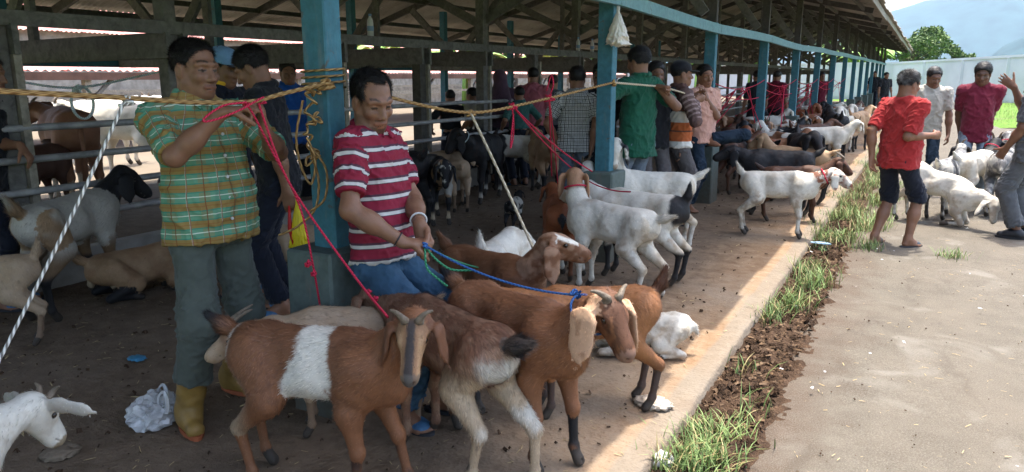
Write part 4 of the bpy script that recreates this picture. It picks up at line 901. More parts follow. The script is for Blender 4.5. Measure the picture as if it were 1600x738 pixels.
# ---------------------------------------------------------------- sheds and yard behind, boundary wall, trees, hills
def back_shed(label, Xe, Ze, Xr, Zr, ya, yb, posts, wall=None):
    S_ = empty('back_shed', (0, 0, 0), 0, label, 'shed'); n = int((yb-ya)/.8)
    d = Vector((Xr-Xe, 0, Zr-Ze)); up = Vector((-d.z, 0, d.x)).normalized(); up = up if up.z > 0 else -up; V = []; nn = 41
    for p in (Vector((Xe, 0, Ze)), Vector((Xr, 0, Zr))):
        for i in range(nn): V.append(p+Vector((0, .85*i/(nn-1), 0))+up*.02*math.sin(2*math.pi*i/8))
    me = bpy.data.meshes.new('roof_sheet'); me.from_pydata(V, [], [(i, i+1, nn+i+1, nn+i) for i in range(nn-1)]); me.materials.append(M['pinkroof'])
    for k in range(n): o = link('roof_sheet', me, None, S_); o.location = (0, ya+.8*k, .008*(k % 2))
    if wall: m = MB(); m.box((Xe-.6, ya, -.1), (Xe-.4, yb, Ze+.1)); m.build('wall', M['concrete'], S_)
    else: m = MB(); m.box((Xe-.05, ya, Ze-.19), (Xe+.0, yb, Ze-.03)); m.build('fascia', M['brownfascia'], S_)
    for k in range(posts):
        y = ya+(yb-ya)*(k+.5)/posts; m = MB(); m.bar((Xe-.15, y, -.1), (Xe-.15, y, Ze-.1), .14, .14, (1, 0, 0)); m.build('post', M['timber_pale'] if k % 3 else M['timber'], S_)
        m = MB(); m.bar((Xe-.15, y+.1, Ze-.6), (Xe-.15, y+.6, Ze-.15), .07, .07, (1, 0, 0)); m.build('brace', M['timber'], S_)
    for z in (.55, 1.0): m = MB(); m.bar((Xe-.16, ya, z), (Xe-.16, yb, z), .05, .08); m.build('rail', M['timber_pale'], S_)
    return S_
back_shed('low cattle shed behind the goat shed with a faded pink sheet roof and brown fascia', -15.5, 1.62, -19.5, 2.05, 2, 42, 13)
back_shed('taller weathered building furthest behind with a pink sheet roof over a grey wall', -25, 2.95, -30, 4.6, 2, 60, 0, True)
WA, WB = np.array([-2.3, 62.]), np.array([4.6, 50.]); wd = nrm(WB-WA)
BW = empty('boundary_wall', (0, 0, 0), 0, 'long whitewashed boundary wall across the far end of the yard', 'wall')
def wall_pt(s): 
    if s < 0: return np.array([WA[0]+s, WA[1]+s*.02])
    return WA+wd*s
ws = list(np.arange(-42, 0, 4.2))+list(np.arange(0, 40, 4.2))
for a, b in zip(ws[:-1], ws[1:]):
    A, B_ = wall_pt(a), wall_pt(b); za, zb_ = 2.52+.012*max(a, 0), 2.52+.012*max(b, 0)
    m = MB(); m.bar((*A, za/2-.2), (*B_, zb_/2-.2), .14, za+.2); m.build('wall_panel', M['wall_white'], BW)
    m = MB(); m.bar((*A, za-.06), (*B_, zb_-.06), .26, .14); m.build('coping', M['wall_white'], BW)
    m = MB(); m.bar((*A, .2), (*B_, .2), .24, .36); m.build('plinth', M['wall_white'], BW)
    m = MB(); m.bar((A[0], A[1], -.2), (A[0], A[1], za-.14), .30, .30, (1, 0, 0)); m.build('pier', M['wall_white'], BW)
def leaf_mat(name, a, b, tr=.3):
    t = NT(name); i = t.node('ShaderNodeNewGeometry').outputs['Random Per Island']; c = t.mix(i, a, b); t.b.inputs['Transmission Weight'].default_value = 0
    return t.done(c, .6, .3)
M['leaf'] = leaf_mat('tree_leaf', (.05, .10, .02), (.13, .20, .05)); M['banana'] = leaf_mat('banana_leaf', (.14, .27, .05), (.24, .40, .09)); M['bark'] = simple('bark', (.12, .09, .07), .9, .3, 6)
def leaves(n, clumps, size, seed):
    r = np.random.default_rng(seed); V = []
    w = np.array([c[3]**2 for c in clumps]); idx = r.choice(len(clumps), n, p=w/w.sum())
    cs = np.array([c[:3] for c in clumps])[idx]; rad = np.array([c[3] for c in clumps])[idx]
    d = r.normal(0, 1, (n, 3)); d /= np.linalg.norm(d, axis=1, keepdims=True); p = cs+d*(rad*r.uniform(.35, 1., n)**.5)[:, None]*np.array([1, 1, .75])
    a = r.normal(0, 1, (n, 3)); a /= np.linalg.norm(a, axis=1, keepdims=True); b = np.cross(a, r.normal(0, 1, (n, 3))); b /= np.linalg.norm(b, axis=1, keepdims=True)
    s = size*r.uniform(.6, 1.3, n)[:, None]; v = np.stack([p-a*s, p+b*s*.45, p+a*s, p-b*s*.45], 1).reshape(-1, 3)
    return mesh_np('crown', v, np.arange(4*n).reshape(-1, 4), False)
def tree(label, x, y, h, w, seed, n=5000, size=.16, group=None):
    r = random.Random(seed); T_ = empty('broadleaf_tree', (x, y, -.1), r.uniform(0, 6), label, 'tree', group)
    m = MB(); m.tube(crom([(0, 0, 0), (.1, .05, h*.25), (.0, .1, h*.5), (.15, 0, h*.75)], 3), [.2*h/6-.17*h/6*i/9 for i in range(10)], 8)
    cl = []
    for k in range(11):
        a = r.uniform(0, 6.3); q = r.uniform(.3, 1)*w/2; z = h*r.uniform(.5, .92); p = (q*math.cos(a), q*math.sin(a), z); m.tube(crom([(0.05, .05, h*r.uniform(.3, .5)), (p[0]*.5, p[1]*.5, z-.15*h), p], 3), [.07, .06, .05, .04, .03, .02, .012], 5); cl.append((*p, w*r.uniform(.13, .24)))
    m.build('trunk', M['bark'], T_, True); link('crown', leaves(n, cl, size, seed), M['leaf'], T_)
def banana(label, x, y, h, seed, group):
    r = random.Random(seed); T_ = empty('banana_plant', (x, y, -.1), 0, label, 'plant', group); m = MB(); m.tube([(0, 0, 0), (.05, 0, h*.5)], [.14, .09], 8); m.build('stem', M['banana'], T_, True)
    for k in range(9):
        a = r.uniform(0, 6.3); L = h*r.uniform(.45, .7); e = r.uniform(.6, 1.35); V = []; F = []
        for i in range(9):
            u = i/8; ang = e-u*1.5; x_ = L*(u*math.cos(e)+.35*u*u); z = h*.5+L*(u*math.sin(e)-.6*u*u*u); wd_ = .26*math.sin(math.pi*min(1, u*.92+.08))**.7*h/3
            c, s = math.cos(a), math.sin(a); V += [(x_*c-wd_*s, x_*s+wd_*c, z-.04), (x_*c, x_*s, z+.05), (x_*c+wd_*s, x_*s-wd_*c, z-.04)]
        for i in range(8): F += [(3*i, 3*i+1, 3*i+4, 3*i+3), (3*i+1, 3*i+2, 3*i+5, 3*i+4)]
        mm = MB(); mm.add(V, F); mm.build('leaf', M['banana'], T_)
tree('spreading green tree behind the far wall beside the shed roof end', -1.3, 72, 5.7, 5.6, 3, 7000, .15)
tree('smaller rounded tree behind the far wall, right of the spreading one', 1.9, 73, 4.2, 3.0, 8, 3000, .14)
tree('low dark bushy tree behind the far wall, half hidden by the shed roof', -6, 71, 5.2, 5, 11, 4000, .16)
for i, (x, y, h, lb) in enumerate([(-3.7, 66, 5.2, 'big leaved banana plant behind the far wall, taller of the two'), (-5.4, 67.5, 4.8, 'shorter banana plant behind the far wall next to the shed posts'), (-18, 20, 3.6, 'banana plant seen between the pen columns, nearest to the cattle'), (-20, 24, 3.8, 'banana plant seen through the shed behind the white shirted person'), (-17, 27, 3.4, 'low banana plant seen through the shed by the purple veil'),
        (-21, 33, 4.2, 'banana plant seen through the shed above the teal shirt'), (-19, 40, 4.2, 'banana plant seen through the shed above the checked man'), (-13, 48, 4, 'banana plant seen through the shed beyond the green polo man'), (-10.5, 52, 4.2, 'banana plant seen through the shed beyond the banded jacket')]): banana(lb, x, y, h, i, 'banana plants')
for i, (x, y, lb) in enumerate([(-24, 44, 'leafy tree seen through the shed beyond the checked man'), (-20, 54, 'leafy tree seen through the shed over the black cap'), (-31, 50, 'leafy tree farthest out beyond the back of the shed')]): tree(lb, x, y, 6.5, 6, 20+i, 2500, .25, 'trees behind the shed')
M['hill'] = simple('forested_hill', (.022, .048, .05), .95, .5, .012, 0, .1, None, True)
def hill(name, dist, az0, az1, prof, seed, depth=900):
    az = np.linspace(R(az0), R(az1), 140); k = np.linspace(0, 1, 14); V = []
    for t in k:
        for a in az:
            q = np.array([[math.degrees(a), 0, 0]]); hh = np.interp(math.degrees(a), *prof)*dist
            hh *= 1+.10*(fbm(q, .25, seed)[0]-.5)*2; d = dist+depth*t
            bump = (fbm(np.array([[a*60, t*6, 0]]), 1, seed+4)[0]-.5)*.12*t*(1-t)*4
            V.append((d*math.sin(a), d*math.cos(a), -2+hh*(1-(1-t)**2+bump)*(1+.0)))
    n = len(az); F = [(j*n+i, j*n+i+1, (j+1)*n+i+1, (j+1)*n+i) for j in range(len(k)-1) for i in range(n-1)]
    o = link(name, mesh_np(name, V, F), M['hill']); o['kind'] = 'structure'
hill('far_hills', 3800, -60, 50, ([-60, -30, -6, -2.8, -1.6, -.6, .2, 1.2, 2.5, 4, 6, 12, 25, 50], [.06, .07, .08, .098, .106, .112, .115, .125, .135, .148, .15, .15, .13, .1]), 2, 1500)
hill('near_hills', 2100, 2.2, 50, ([2.2, 3., 4, 5.5, 7, 10, 20, 50], [.002, .020, .042, .060, .058, .05, .045, .03]), 5, 500)
# pale tropical haze between here and the hills: one closed box, sky outside
m = MB(); m.box((-5200, -400, -3), (5200, 5600, 690)); t = NT('haze'); t.n.remove(t.b); pv = t.node('ShaderNodeVolumePrincipled'); pv.inputs['Color'].default_value = (.60, .82, 1., 1); pv.inputs['Density'].default_value = .00012; pv.inputs['Anisotropy'].default_value = .1
t.ln(pv.outputs[0], t.n['Material Output'].inputs['Volume']); hz = m.build('haze', t.m); hz['kind'] = 'stuff'; hz['label'] = 'pale blue haze lying over the yard and hills'
# ---------------------------------------------------------------- the goats
def rel_heading(P, rel): return math.degrees(math.atan2(P[1], P[0]))-90+rel
def c_boer(l, P, n, n2): c = c_white(l, P, n, n2); return put(c, np.isin(l, ['head', 'ear', 'muzzle'])+isl(l, 'neck')*sm(P[:, 2]+(n-.5)*.1, .70, .74)*1., np.array([.36, .20, .115]))
def c_piedtan(l, P, n, n2): c = np.tile(np.array([.40, .33, .25]), (len(P), 1)); c = put(c, sm(n, .5, .58), WHT*.85); c = put(c, isl(l, 'head', 'ear')*1., BLK); return put(c, isl(l, 'neck')*1., WHT)
def g_at(px, py, rel, label, group=None, z0=0., **kw):
    P = gnd(px, py, z0); return goat('goat', label, group, pos=P[:2], heading=rel_heading(P, rel), z0=z0, **kw)
def g_front(px, py, rel, label, S=1., **kw):
    P = gnd(px, py); h_ = rel_heading(P, rel); d = np.array([math.cos(R(h_)), math.sin(R(h_))]); return goat('goat', label, None, pos=P[:2]-d*.215*S, heading=h_, S=S, **kw)
def g_hind(px, py, rel, label, group=None, S=1., z0=0., **kw):
    P = gnd(px, py, z0); h_ = rel_heading(P, rel); d = np.array([math.cos(R(h_)), math.sin(R(h_))]); return goat('goat', label, group, pos=P[:2]+d*.32*S, heading=h_, S=S, z0=z0, **kw)
NEAR = dict(h=.0072); MID = dict(h=.0095); FAR = dict(h=.014, parts=False)
g_at(512, 768, -34, 'brown goat with a broad white band round its body and short horns, looking out', S=1.0, neck=(50, -20), head=(-48, -74), horns=.058, hornv=(-.35, .55, .8), ears=(.165, .92, .1, .03), tail=22, coat=c_band, fur=42000, feet={'hL': (-.02, .02), 'hR': (.05, 0), 'fL': (.09, .02), 'fR': (-.03, 0)}, **NEAR)
g_at(702, 714, 126, 'shaggy grizzled brown goat with pale hind legs, rump turned out beside the banded goat', S=.99, neck=(12, 10), head=(-50, 10), tail=15, coat=c_shag, fur=46000, furlen=.026, feet={'hL': (.07, .0), 'hR': (-.09, -.02)}, girth=1.08, seed=3, **NEAR)
g_front(868, 737, -46, 'brown goat with wide pale drooping ears and a blue rope on its neck', S=1.05, neck=(44, 2), head=(-42, -10), ears=(.22, .95, .15, .046), horns=.06, hornv=(-.6, .7, .5), girth=.92, tail=18, coat=c_brown, fur=42000, feet={'hL': (-.05, 0), 'fL': (.02, .02), 'fR': (-.02, 0)}, seed=8, **NEAR)
g_at(915, 640, 196, 'orange brown goat with dark shanks behind the pale eared goat', S=.92, neck=(20, 10), head=(-40, 10), tail=70, coat=c_orange, fur=26000, seed=11, **NEAR)
g_at(770, 580, -50, 'small brown goat with a pale eye stripe looking over the brown goats', S=1.0, neck=(60, 18), head=(-16, 56), ears=(.21, 1., -.1, .04), coat=c_stripe, fur=9000, seed=14, **NEAR)
g_at(786, 520, 70, 'small white goat with its head down behind the brown goats, on a green rope', S=.95, neck=(-20, 0), head=(-60, 0), tail=75, coat=c_white, fur=9000, seed=15, **MID)
g_at(1004, 553, 190, 'white goat lying on the sunlit edge of the slab behind the orange brown goat', S=.72, lying=True, neck=(20, 10), head=(-20, 10), tail=-60, coat=c_white, fur=9000, seed=16, **MID)
hp = gnd(44, 626, .52); hd_ = rel_heading(hp, 44); g7 = hp[:2]-np.array([math.cos(R(hd_)), math.sin(R(hd_))])*.45
goat('goat', 'white goat with small horns and a grey ear, only its head inside the picture', None, pos=g7, heading=hd_, S=.88, neck=(10, -10), head=(-58, -4), ears=(.17, .15, 1.3, .028), horns=.055, hornv=(-.2, .3, .9), coat=c_whitegrey, fur=14000, seed=17, **NEAR)
g_at(-22, 548, 172, 'shaggy tan and white goat cut by the picture edge, tail raised', S=.84, neck=(30, 0), head=(-30, 0), tail=78, coat=c_paletan, fur=8000, furlen=.026, seed=18, **MID)
g_at(128, 478, 52, 'tall dirty white goat with a black head standing beside the low pen wall', S=1.17, neck=(48, -22), head=(-42, -52), ears=(.20, 1., .1, .04), tail=50, coat=c_blackhead, fur=16000, furlen=.024, seed=19, **MID)
g_at(228, 458, 20, 'tan goat lying asleep by the pen wall behind the plaid man', S=1.0, lying=True, neck=(-5, 20), head=(-10, 30), coat=c_tan, fur=6000, furlen=.024, seed=20, **MID)
g_at(490, 412, 150, 'pale tan goat lying on the ground behind the nearest blue post', S=.95, lying=True, neck=(20, 0), head=(-20, 0), coat=c_paletan, seed=21, **MID)
g_at(552, 668, 178, 'pale tan goat with swept back horns standing behind the banded goat, head low', S=.86, neck=(-2, 0), head=(-30, 6), horns=.12, hornv=(-.9, .1, .5), coat=c_paletan, fur=16000, furlen=.022, seed=22, **NEAR)
K = 'goats standing in the aisle'
g_at(682, 347, -78, 'black, tan and white patched goat hanging its head, facing out', K, S=1.1, neck=(16, -6), head=(-72, -4), ears=(.19, 1., .1, .035), coat=c_calico, seed=23, **MID)
g_at(716, 326, 96, 'tan goat with pale legs seen from behind, next to the big black goat', K, S=.95, neck=(35, 20), head=(-35, -60), tail=-20, coat=c_paletan, seed=24, **MID)
g_at(752, 314, -112, 'big black goat with white feet facing out near the pen rail', K, S=1.27, neck=(38, -20), head=(-52, -30), ears=(.21, 1., .1, .04), coat=c_blacksock, seed=25, **MID)
g_at(802, 296, 188, 'white goat with a black front half standing by the low wall', K, S=1.15, neck=(45, 0), head=(-30, 0), coat=c_pied, seed=26, **MID)
g_at(848, 303, 104, 'rough tan goat with black legs seen from behind beside the checked man', K, S=1.14, neck=(40, 0), head=(-30, 0), tail=-30, coat=c_tan, seed=27, **MID)
g_at(822, 282, 60, 'black goat standing between the white and the tan goat by the rail', K, S=1.2, neck=(50, 0), head=(-30, 0), coat=c_black, seed=28, **MID)
g_at(626, 352, 118, 'black goat standing just behind the striped man', K, S=1.25, neck=(55, -20), head=(-35, -60), coat=c_black, seed=29, **MID)
g_at(672, 322, 4, 'pale tan goat standing side on behind the patched goat', K, S=1.0, neck=(15, 0), head=(-40, 0), coat=c_paletan, seed=30, **MID)
g_at(803, 362, 76, 'tiny black and white kid standing alone in the aisle', K, S=.52, neck=(40, 0), head=(-30, 0), coat=c_whiteface, seed=31, h=.008)
g_at(872, 426, 94, 'red brown goat with a black tail seen from behind', K, S=.93, neck=(30, 10), head=(-45, 10), tail=-60, coat=c_redbrown, fur=6000, seed=32, **MID)
g_at(908, 416, 78, 'tan and white goat with a black head, tied with red rope behind the white goat', K, S=1.05, neck=(52, 20), head=(-30, 40), horns=.06, ears=(.18, 1., .1, .035), coat=c_piedtan, seed=33, **MID)
g_hind(1014, 476, 150, 'white goat with a tan head turned away, cream tail to the front', K, S=1.02, nlen=.29, neck=(70, -36), head=(-14, -60), ears=(.20, 1., .05, .045), tail=10, coat=c_boer, fur=16000, seed=34, feet={'hL': (.05, 0), 'hR': (-.05, 0)}, **MID)
g_hind(1060, 446, 160, 'white goat with black tail, breeches and shanks behind the tan headed one', K, S=1.05, neck=(30, 0), head=(-30, 0), tail=80, coat=c_whiteblack, fur=9000, seed=35, **MID)
g_hind(1072, 392, 196, 'white bearded goat turning its face outwards beside the second blue post', K, S=1.10, nlen=.33, neck=(86, 70), head=(-56, 76), ears=(.20, 1., .0, .036), beard=.08, tail=30, coat=lambda l, P, n, n2: put(put(c_white(l, P, n, n2), isl(l, 'ear')*sm(n2, .35, .5), BLK), isl(l, 'muzzle', 'beard')*.6, TAN*.8), fur=8000, seed=36, **MID)
g_at(1206, 335, 194, 'long black goat stretching its neck over the concrete pedestal', K, S=1.12, nlen=.2, neck=(30, 0), head=(-20, 0), ears=(.2, 1., .1, .04), coat=c_black, fur=6000, seed=37, **MID)
g_at(1212, 369, -4, 'white goat with a rust speckled head standing on the sunlit kerb', K, S=.98, neck=(26, 6), head=(-32, 4), ears=(.19, 1., .2, .036), tail=60, coat=c_speck, fur=9000, seed=38, **MID)
g_at(1238, 346, 8, 'dark goat with pale striped horns peering past the speckled goat', K, S=.92, neck=(44, -4), head=(-38, -10), horns=.10, hornv=(-.9, .3, .4), coat=c_dark, seed=39, **MID)
# the ring on the road
Q = 'goats held on the road'; z = -.06
g_at(1464, 350, -16, 'white goat kneeling on its front knees with its head down on the road', Q, z, S=1.06, tilt=.42, kneel=True, neck=(-14, -14), head=(-66, -60), ears=(.19, .7, .2, .04), tail=30, coat=c_white, fur=9000, seed=40, bend=-.1, feet={'fL': (.06, .02, .05), 'fR': (.02, 0, .04), 'hR': (-.08, 0)}, **MID)
g_at(1474, 338, 74, 'grey roan goat with a black head behind the kneeling white goat', Q, z, S=1.05, neck=(50, 10), head=(-30, 40), horns=.07, coat=lambda l, P, n, n2: put(c_grey(l, P, n, n2), isl(l, 'head', 'ear', 'muzzle')*1., BLK), seed=41, **MID)
g_at(1512, 333, 66, 'white goat with a black neck in the middle of the road ring', Q, z, S=1.12, neck=(48, 0), head=(-30, 20), horns=.09, coat=lambda l, P, n, n2: put(c_white(l, P, n, n2), isl(l, 'head', 'ear', 'muzzle', 'neck')*1., BLK), seed=42, **MID)
g_at(1558, 334, 88, 'pale grey long haired goat seen from behind next to the grey man', Q, z, S=1.18, neck=(58, 0), head=(-10, -10), ears=(.19, 1., .1, .04), tail=-50, coat=c_grey, fur=12000, furlen=.03, seed=43, **MID)
g_at(1588, 328, 96, 'plain white goat half hidden behind the grey man', Q, z, S=1.1, neck=(40, 0), head=(-30, 0), coat=c_white, seed=44, **MID)
# the tied crowd further down the aisle
K = 'goats tied along the far aisle'
far = [(1182, 296, 118, 1.12, c_redbrown, 'red brown goat sitting up beside the black goat'), (1150, 300, 60, 1.1, c_dark, 'dark brown goat behind the third blue post'), (1160, 285, 100, 1.1, c_pied, 'white and black goat behind the long black goat'), (1208, 300, 30, 1.1, c_brown, 'brown goat standing in front of the tied crowd'),
       (1238, 316, 170, 1.05, c_tan, 'light tan goat low in front of the black goat'), (1244, 306, -84, 1.25, c_black, 'black goat facing out in front of the crowd'), (1222, 282, 150, 1.1, c_brownwhite, 'brown and white patched goat looking left'), (1196, 272, -40, 1.1, c_whiteface, 'white faced black goat in the tied crowd'),
       (1284, 266, 14, 1.1, c_white, 'white goat side on with its head lowered in the crowd'), (1262, 258, 40, 1.1, c_dark, 'dark brown goat beyond the white one'), (1296, 242, 96, 1.3, c_black, 'tall black goat seen from behind at the crowd end'), (1308, 243, 92, 1.25, c_whiteblack, 'white goat with black legs seen from behind at the crowd end'),
       (1320, 236, 88, 1.2, c_white, 'white goat beside the black legged one, seen from behind'), (1336, 236, 70, 1.25, c_tan, 'tan goat near the red shirted man'), (1345, 226, 20, 1.3, c_grey, 'grey goat beyond the tan one'), (1274, 236, 60, 1.2, c_redbrown, 'red brown goat standing by the pedestal further on'),
       (1250, 240, -60, 1.1, c_brownwhite, 'brown and white goat under the red ropes'), (1230, 250, -100, 1.1, c_speck, 'pale goat with a rust coloured face in the crowd'), (1214, 258, 20, 1.1, c_calico, 'patched black goat deep in the crowd'), (1180, 262, -70, 1.1, c_brown, 'brown goat facing out under the tangle of red ropes'),
       (1140, 268, 80, 1.15, c_dark, 'dark goat in the shade beyond the pedestal'), (1168, 250, 170, 1.15, c_brown, 'brown goat side on in the shade of the far aisle'), (1290, 222, 20, 1.2, c_brown, 'brown goat far along the aisle'), (1260, 222, 80, 1.2, c_tan, 'tan goat far along the aisle by a post'), (1235, 226, 0, 1.2, c_redbrown, 'reddish goat far along under the ropes'),
       (1312, 214, 150, 1.2, c_pied, 'black and white goat far along near the posts'), (1326, 210, 60, 1.2, c_dark, 'dark goat far along near the posts'), (1204, 236, 120, 1.15, c_black, 'black goat deep in the shade'), (1190, 240, 20, 1.15, c_white, 'white goat deep in the shade'), (1150, 246, 140, 1.15, c_redbrown, 'russet goat deep in the shade'), (1276, 212, 10, 1.2, c_white, 'white goat farthest along the aisle')]
for i, (px, py, rel, S_, co, lb) in enumerate(far):
    r = random.Random(i+50)
    g_at(px, py, rel, lb, K, S=S_, neck=(r.uniform(25, 60), r.uniform(-25, 25)), head=(r.uniform(-50, -20), r.uniform(-60, 60)), ears=(.19, .95, .15, .037), horns=.07 if r.random() < .4 and py > 255 else 0, coat=co, seed=60+i, h=.012 if py > 255 else .016, parts=py > 255, tail=r.choice([-40, 20, 60]))
# cattle in the yard behind
def cow(label, px, py, rel, col, S_=1.75, X=None):
    P = gnd(px, py, -.05) if X is None else atX(px, py, X)
    z0 = -.05 if X is None else .22
    def cc(l, Q_, n, n2): c = np.tile(np.array(col), (len(Q_), 1)); c = put(c, sm(n, .5, .75)*.35, np.array(col)*1.5+.02); return put(c, isl(l, 'hcanon', 'fcanon')*.6, np.array([.55, .48, .38]))
    o = goat('cow', label, 'cattle behind the shed', pos=P[:2], heading=rel_heading(P, rel), z0=z0, S=S_, neck=(22, 30), head=(-30, 40), ears=(.13, .2, .3, .03), horns=.05, tail=-86, coat=cc, girth=1.25, h=.02, seed=int(px)); o['category'] = 'cow'
    m = MB(); m.tube([(-.36*S_, .0, .56*S_), (-.41*S_, .0, .42*S_), (-.395*S_, .01, .22*S_)], [.03, .022, .03], 6); m.build('tail', o.children[0].data.materials[0] if 0 else simple('cow_tail', col), o, True)
cow('brown cow standing behind the pen rails, hindquarters turned in', 112, 250, 100, (.19, .088, .05), 1.52, -7.3)
cow('cream white cow standing in the sun behind the pen', 205, 286, 150, (.60, .55, .46), 1.8)
cow('dark brown calf beside the brown cow behind the rails', 58, 250, 50, (.07, .035, .025), 1.05, -6.9)
cow('pale cow far back in the sunlit yard', 178, 262, 30, (.62, .58, .5), 1.8)
# ---------------------------------------------------------------- the people
def man(px, py, rel, label, H, z0=0., **kw):
    P = gnd(px, py, z0); hd = rel_heading(P, rel); w = lambda x, y, near=0.: local((P[0], P[1], R(hd)), facing(P, x, y, near)-np.array([0, 0, z0]))
    arms = {}
    for s, A in (kw.pop('arms', None) or {}).items(): A = dict(A); A['w'] = w(*A['w']); arms[s] = A
    ft = {s: (w(*v)*np.array([1, 1, 0]) if isinstance(v, tuple) and len(v) == 2 else local((P[0], P[1], R(hd)), gnd(*v)) if v[0] > 50 else v) if isinstance(v, tuple) else v for s, v in (kw.pop('feet', None) or {}).items()}
    kw.setdefault('shirt', 'shirt'); return person('person', label, P, hd, H, arms=arms, feet=ft, z0=z0, **kw)
I1 = man(352, 636, -66, 'stout man in a green plaid shirt and mustard boots, tying red cord to the rope', 1.63, hv=.0055, shirtmat=M['plaid'], sleeve=.50, pants='boot', pantsmat=M['drill'], shoes='boot', shoemat=M['boot'], head=(16, -4, 0), girth=1.07, belly=.042, wide=1.15, hem=.80, hairlen=.002, hairline=.018, yoke=8, shw=.185, lean=(-4, 0),
    arms={'R': dict(w=(348, 176, .34), hint=(-.1, -.8, -1), pose='grip', d=(.2, .95, .12), pn=(.1, 0, -1), th=(1, 0, .3)), 'L': dict(w=(414, 206, .27), hint=(.1, .9, -1), pose='pinch', d=(.05, -.15, 1), pn=(-.3, -.95, 0), th=(-.6, -.3, .5))}, feet={'R': (.08, -.20, 0), 'L': (-.16, .12, 0)})
root = I1['root']
m = MB()
for z in (.10, .19, .28, .37, .46): 
    p = I1['a0']+I1['ud']*z*I1['k']; y = .0; st = (.108*1.17+.045*.8)*I1['k']; c = p+I1['fw']*(st+.012)
    m = MB(); m.tube([c, c+I1['fw']*.006], .0065, 8); m.build('button', M['white_strap'], root)
I2 = man(640, 650, -28, 'balding man in crimson and white striped polo, looking down at his ropes', 1.62, hv=.0055, shirtmat=M['striped'], sleeve=.40, pants='long', pantsmat=M['jeans'], head=(-30, -20, 4), girth=.97, belly=.026, wide=1.06, hem=.72, pelvis=(-.13, .02, .775), lean=(-5, 3), bald=True, beard=True, shw=.165, hairlen=.003, skin=SKIN*.92,
    arms={'R': dict(w=(632, 380, .20), hint=(-.5, -.8, -.4), pose='grip', d=(.6, .75, -.1), pn=(0, .2, -1), th=(.8, -.2, .3)), 'L': dict(w=(656, 352, .10), hint=(-.5, .9, .1), pose='grip', d=(.45, -.25, -1), pn=(0, -1, 0), th=(1, -.3, .2))}, feet={'R': (.02, -.11, 0), 'L': (.12, .09, 0)})
m = MB(); wr, el = I2['hands']['L']; d = nrm(wr-el); e1 = nrm(np.cross(d, [0, 0, 1.])); e2 = np.cross(d, e1); c = wr-d*.045; m.tube([c+(e1*math.cos(a)+e2*math.sin(a))*.034 for a in np.linspace(0, 6.283, 17)], .0042, 6, False); m.build('wristband', M['white_strap'], I2['root'], True)
m = MB(); wr, el = I2['hands']['R']; d = nrm(wr-el); e1 = nrm(np.cross(d, [0, 0, 1.])); e2 = np.cross(d, e1); c = wr-d*.03; m.tube([c+(e1*math.cos(a)+e2*math.sin(a))*.031 for a in np.linspace(0, 6.283, 17)], .003, 6, False); m.build('bracelet', M['shoe_black'], I2['root'], True)
I3 = man(372, 462, -44, 'man with a pale blue cap and yellow collar behind the plaid man', 1.66, hv=.009, shirtmat=M['navy_cloth'], sleeve=.4, pantsmat=M['black_cloth'], head=(5, -12, 0), skin=SKIN*.9)
cap_hat(I3, M['cap_blue'], M['navy_cloth'], 'cap')
Bd = Body(); nk, ud, fw, lt, k = I3['nk']/I3['k'], I3['ud'], I3['fw'], I3['lt'], I3['k']; Bd.chain([nk+ud*.03+fw*.07*math.cos(a)+lt*.075*math.sin(a) for a in np.linspace(0, 6.283, 13)], [.015]*13, 'c'); v, f, l, lb = Bd.mesh(.006); link('collar', mesh_np('collar', v*k, f), M['yellow_cloth'], root if 0 else I3['root'])
I4 = man(450, 490, 166, 'young man in a black T-shirt and dark trousers bowing his head to the left', 1.67, hv=.007, shirtmat=M['black_cloth'], sleeve=.42, pantsmat=M['navy_cloth'], head=(-4, -28, 0), lean=(6, 0), hem=.80, hairlen=.008, arms={'L': dict(w=(466, 352, .2), hint=(-1, .2, 0))}, skin=SKIN*1.05)
man(463, 338, -60, 'man in a blue shirt standing in the shade left of the nearest post', 1.64, hv=.011, shirtmat=M['blue_cloth'], sleeve=.4, pantsmat=M['black_cloth'], head=(-20, -6, 0))
man(12, 478, -30, 'man in black at the picture edge by the pen column', 1.62, hv=.009, shirtmat=M['black_cloth'], sleeve=.38, pantsmat=M['navy_cloth'], arms={'L': dict(w=(32, 228, .2), hint=(-1, .3, -.2), pose='relax', d=(.5, 0, -.8), pn=(-1, 0, -.3), th=(0, -1, 0))}, lean=(6, 0))
man(898, 352, 92, 'man in a black and white checked shirt seen from behind, hand on hip', 1.57, hv=.008, shirtmat=M['check'], sleeve=.40, pantsmat=M['jeans_grey'], head=(5, -4, 0), girth=1.08, wide=1.12, hem=.76, collar=True, arms={'L': dict(w=(872, 224, .0), hint=(-.6, 1, .0), d=(.5, -.8, -.2)), 'R': dict(w=(924, 232, .1), hint=(-1, -.3, 0))})
man(934, 352, -100, 'man in dark clothes mostly hidden behind the second blue post', 1.60, hv=.010, shirtmat=M['black_cloth'], sleeve=.4, pantsmat=M['black_cloth'], skin=SKIN*.85)
man(992, 366, 138, 'man in a green polo shirt holding the rope behind the second blue post', 1.74, hv=.007, shirtmat=M['green_cloth'], sleeve=.42, pantsmat=M['jeans_grey'], head=(6, -8, 0), wide=1.08, girth=1.05, hem=.76, yoke=0, arms={'L': dict(w=(944, 132, .12), hint=(-.3, .8, -.4), pose='grip', d=(1, 0, .1), pn=(0, 0, -1), th=(0, -1, .5)), 'R': dict(w=(1028, 136, .02), hint=(-.6, -.3, -.6), pose='grip', d=(-.9, -.3, 0), pn=(0, 0, -1), th=(1, 0, 0))})
man(1014, 352, -70, 'person in black beyond the green shirt, red sash at the side', 1.62, hv=.011, shirtmat=M['black_cloth'], sleeve=.3, pantsmat=M['char_cloth'], skin=SKIN*.8)
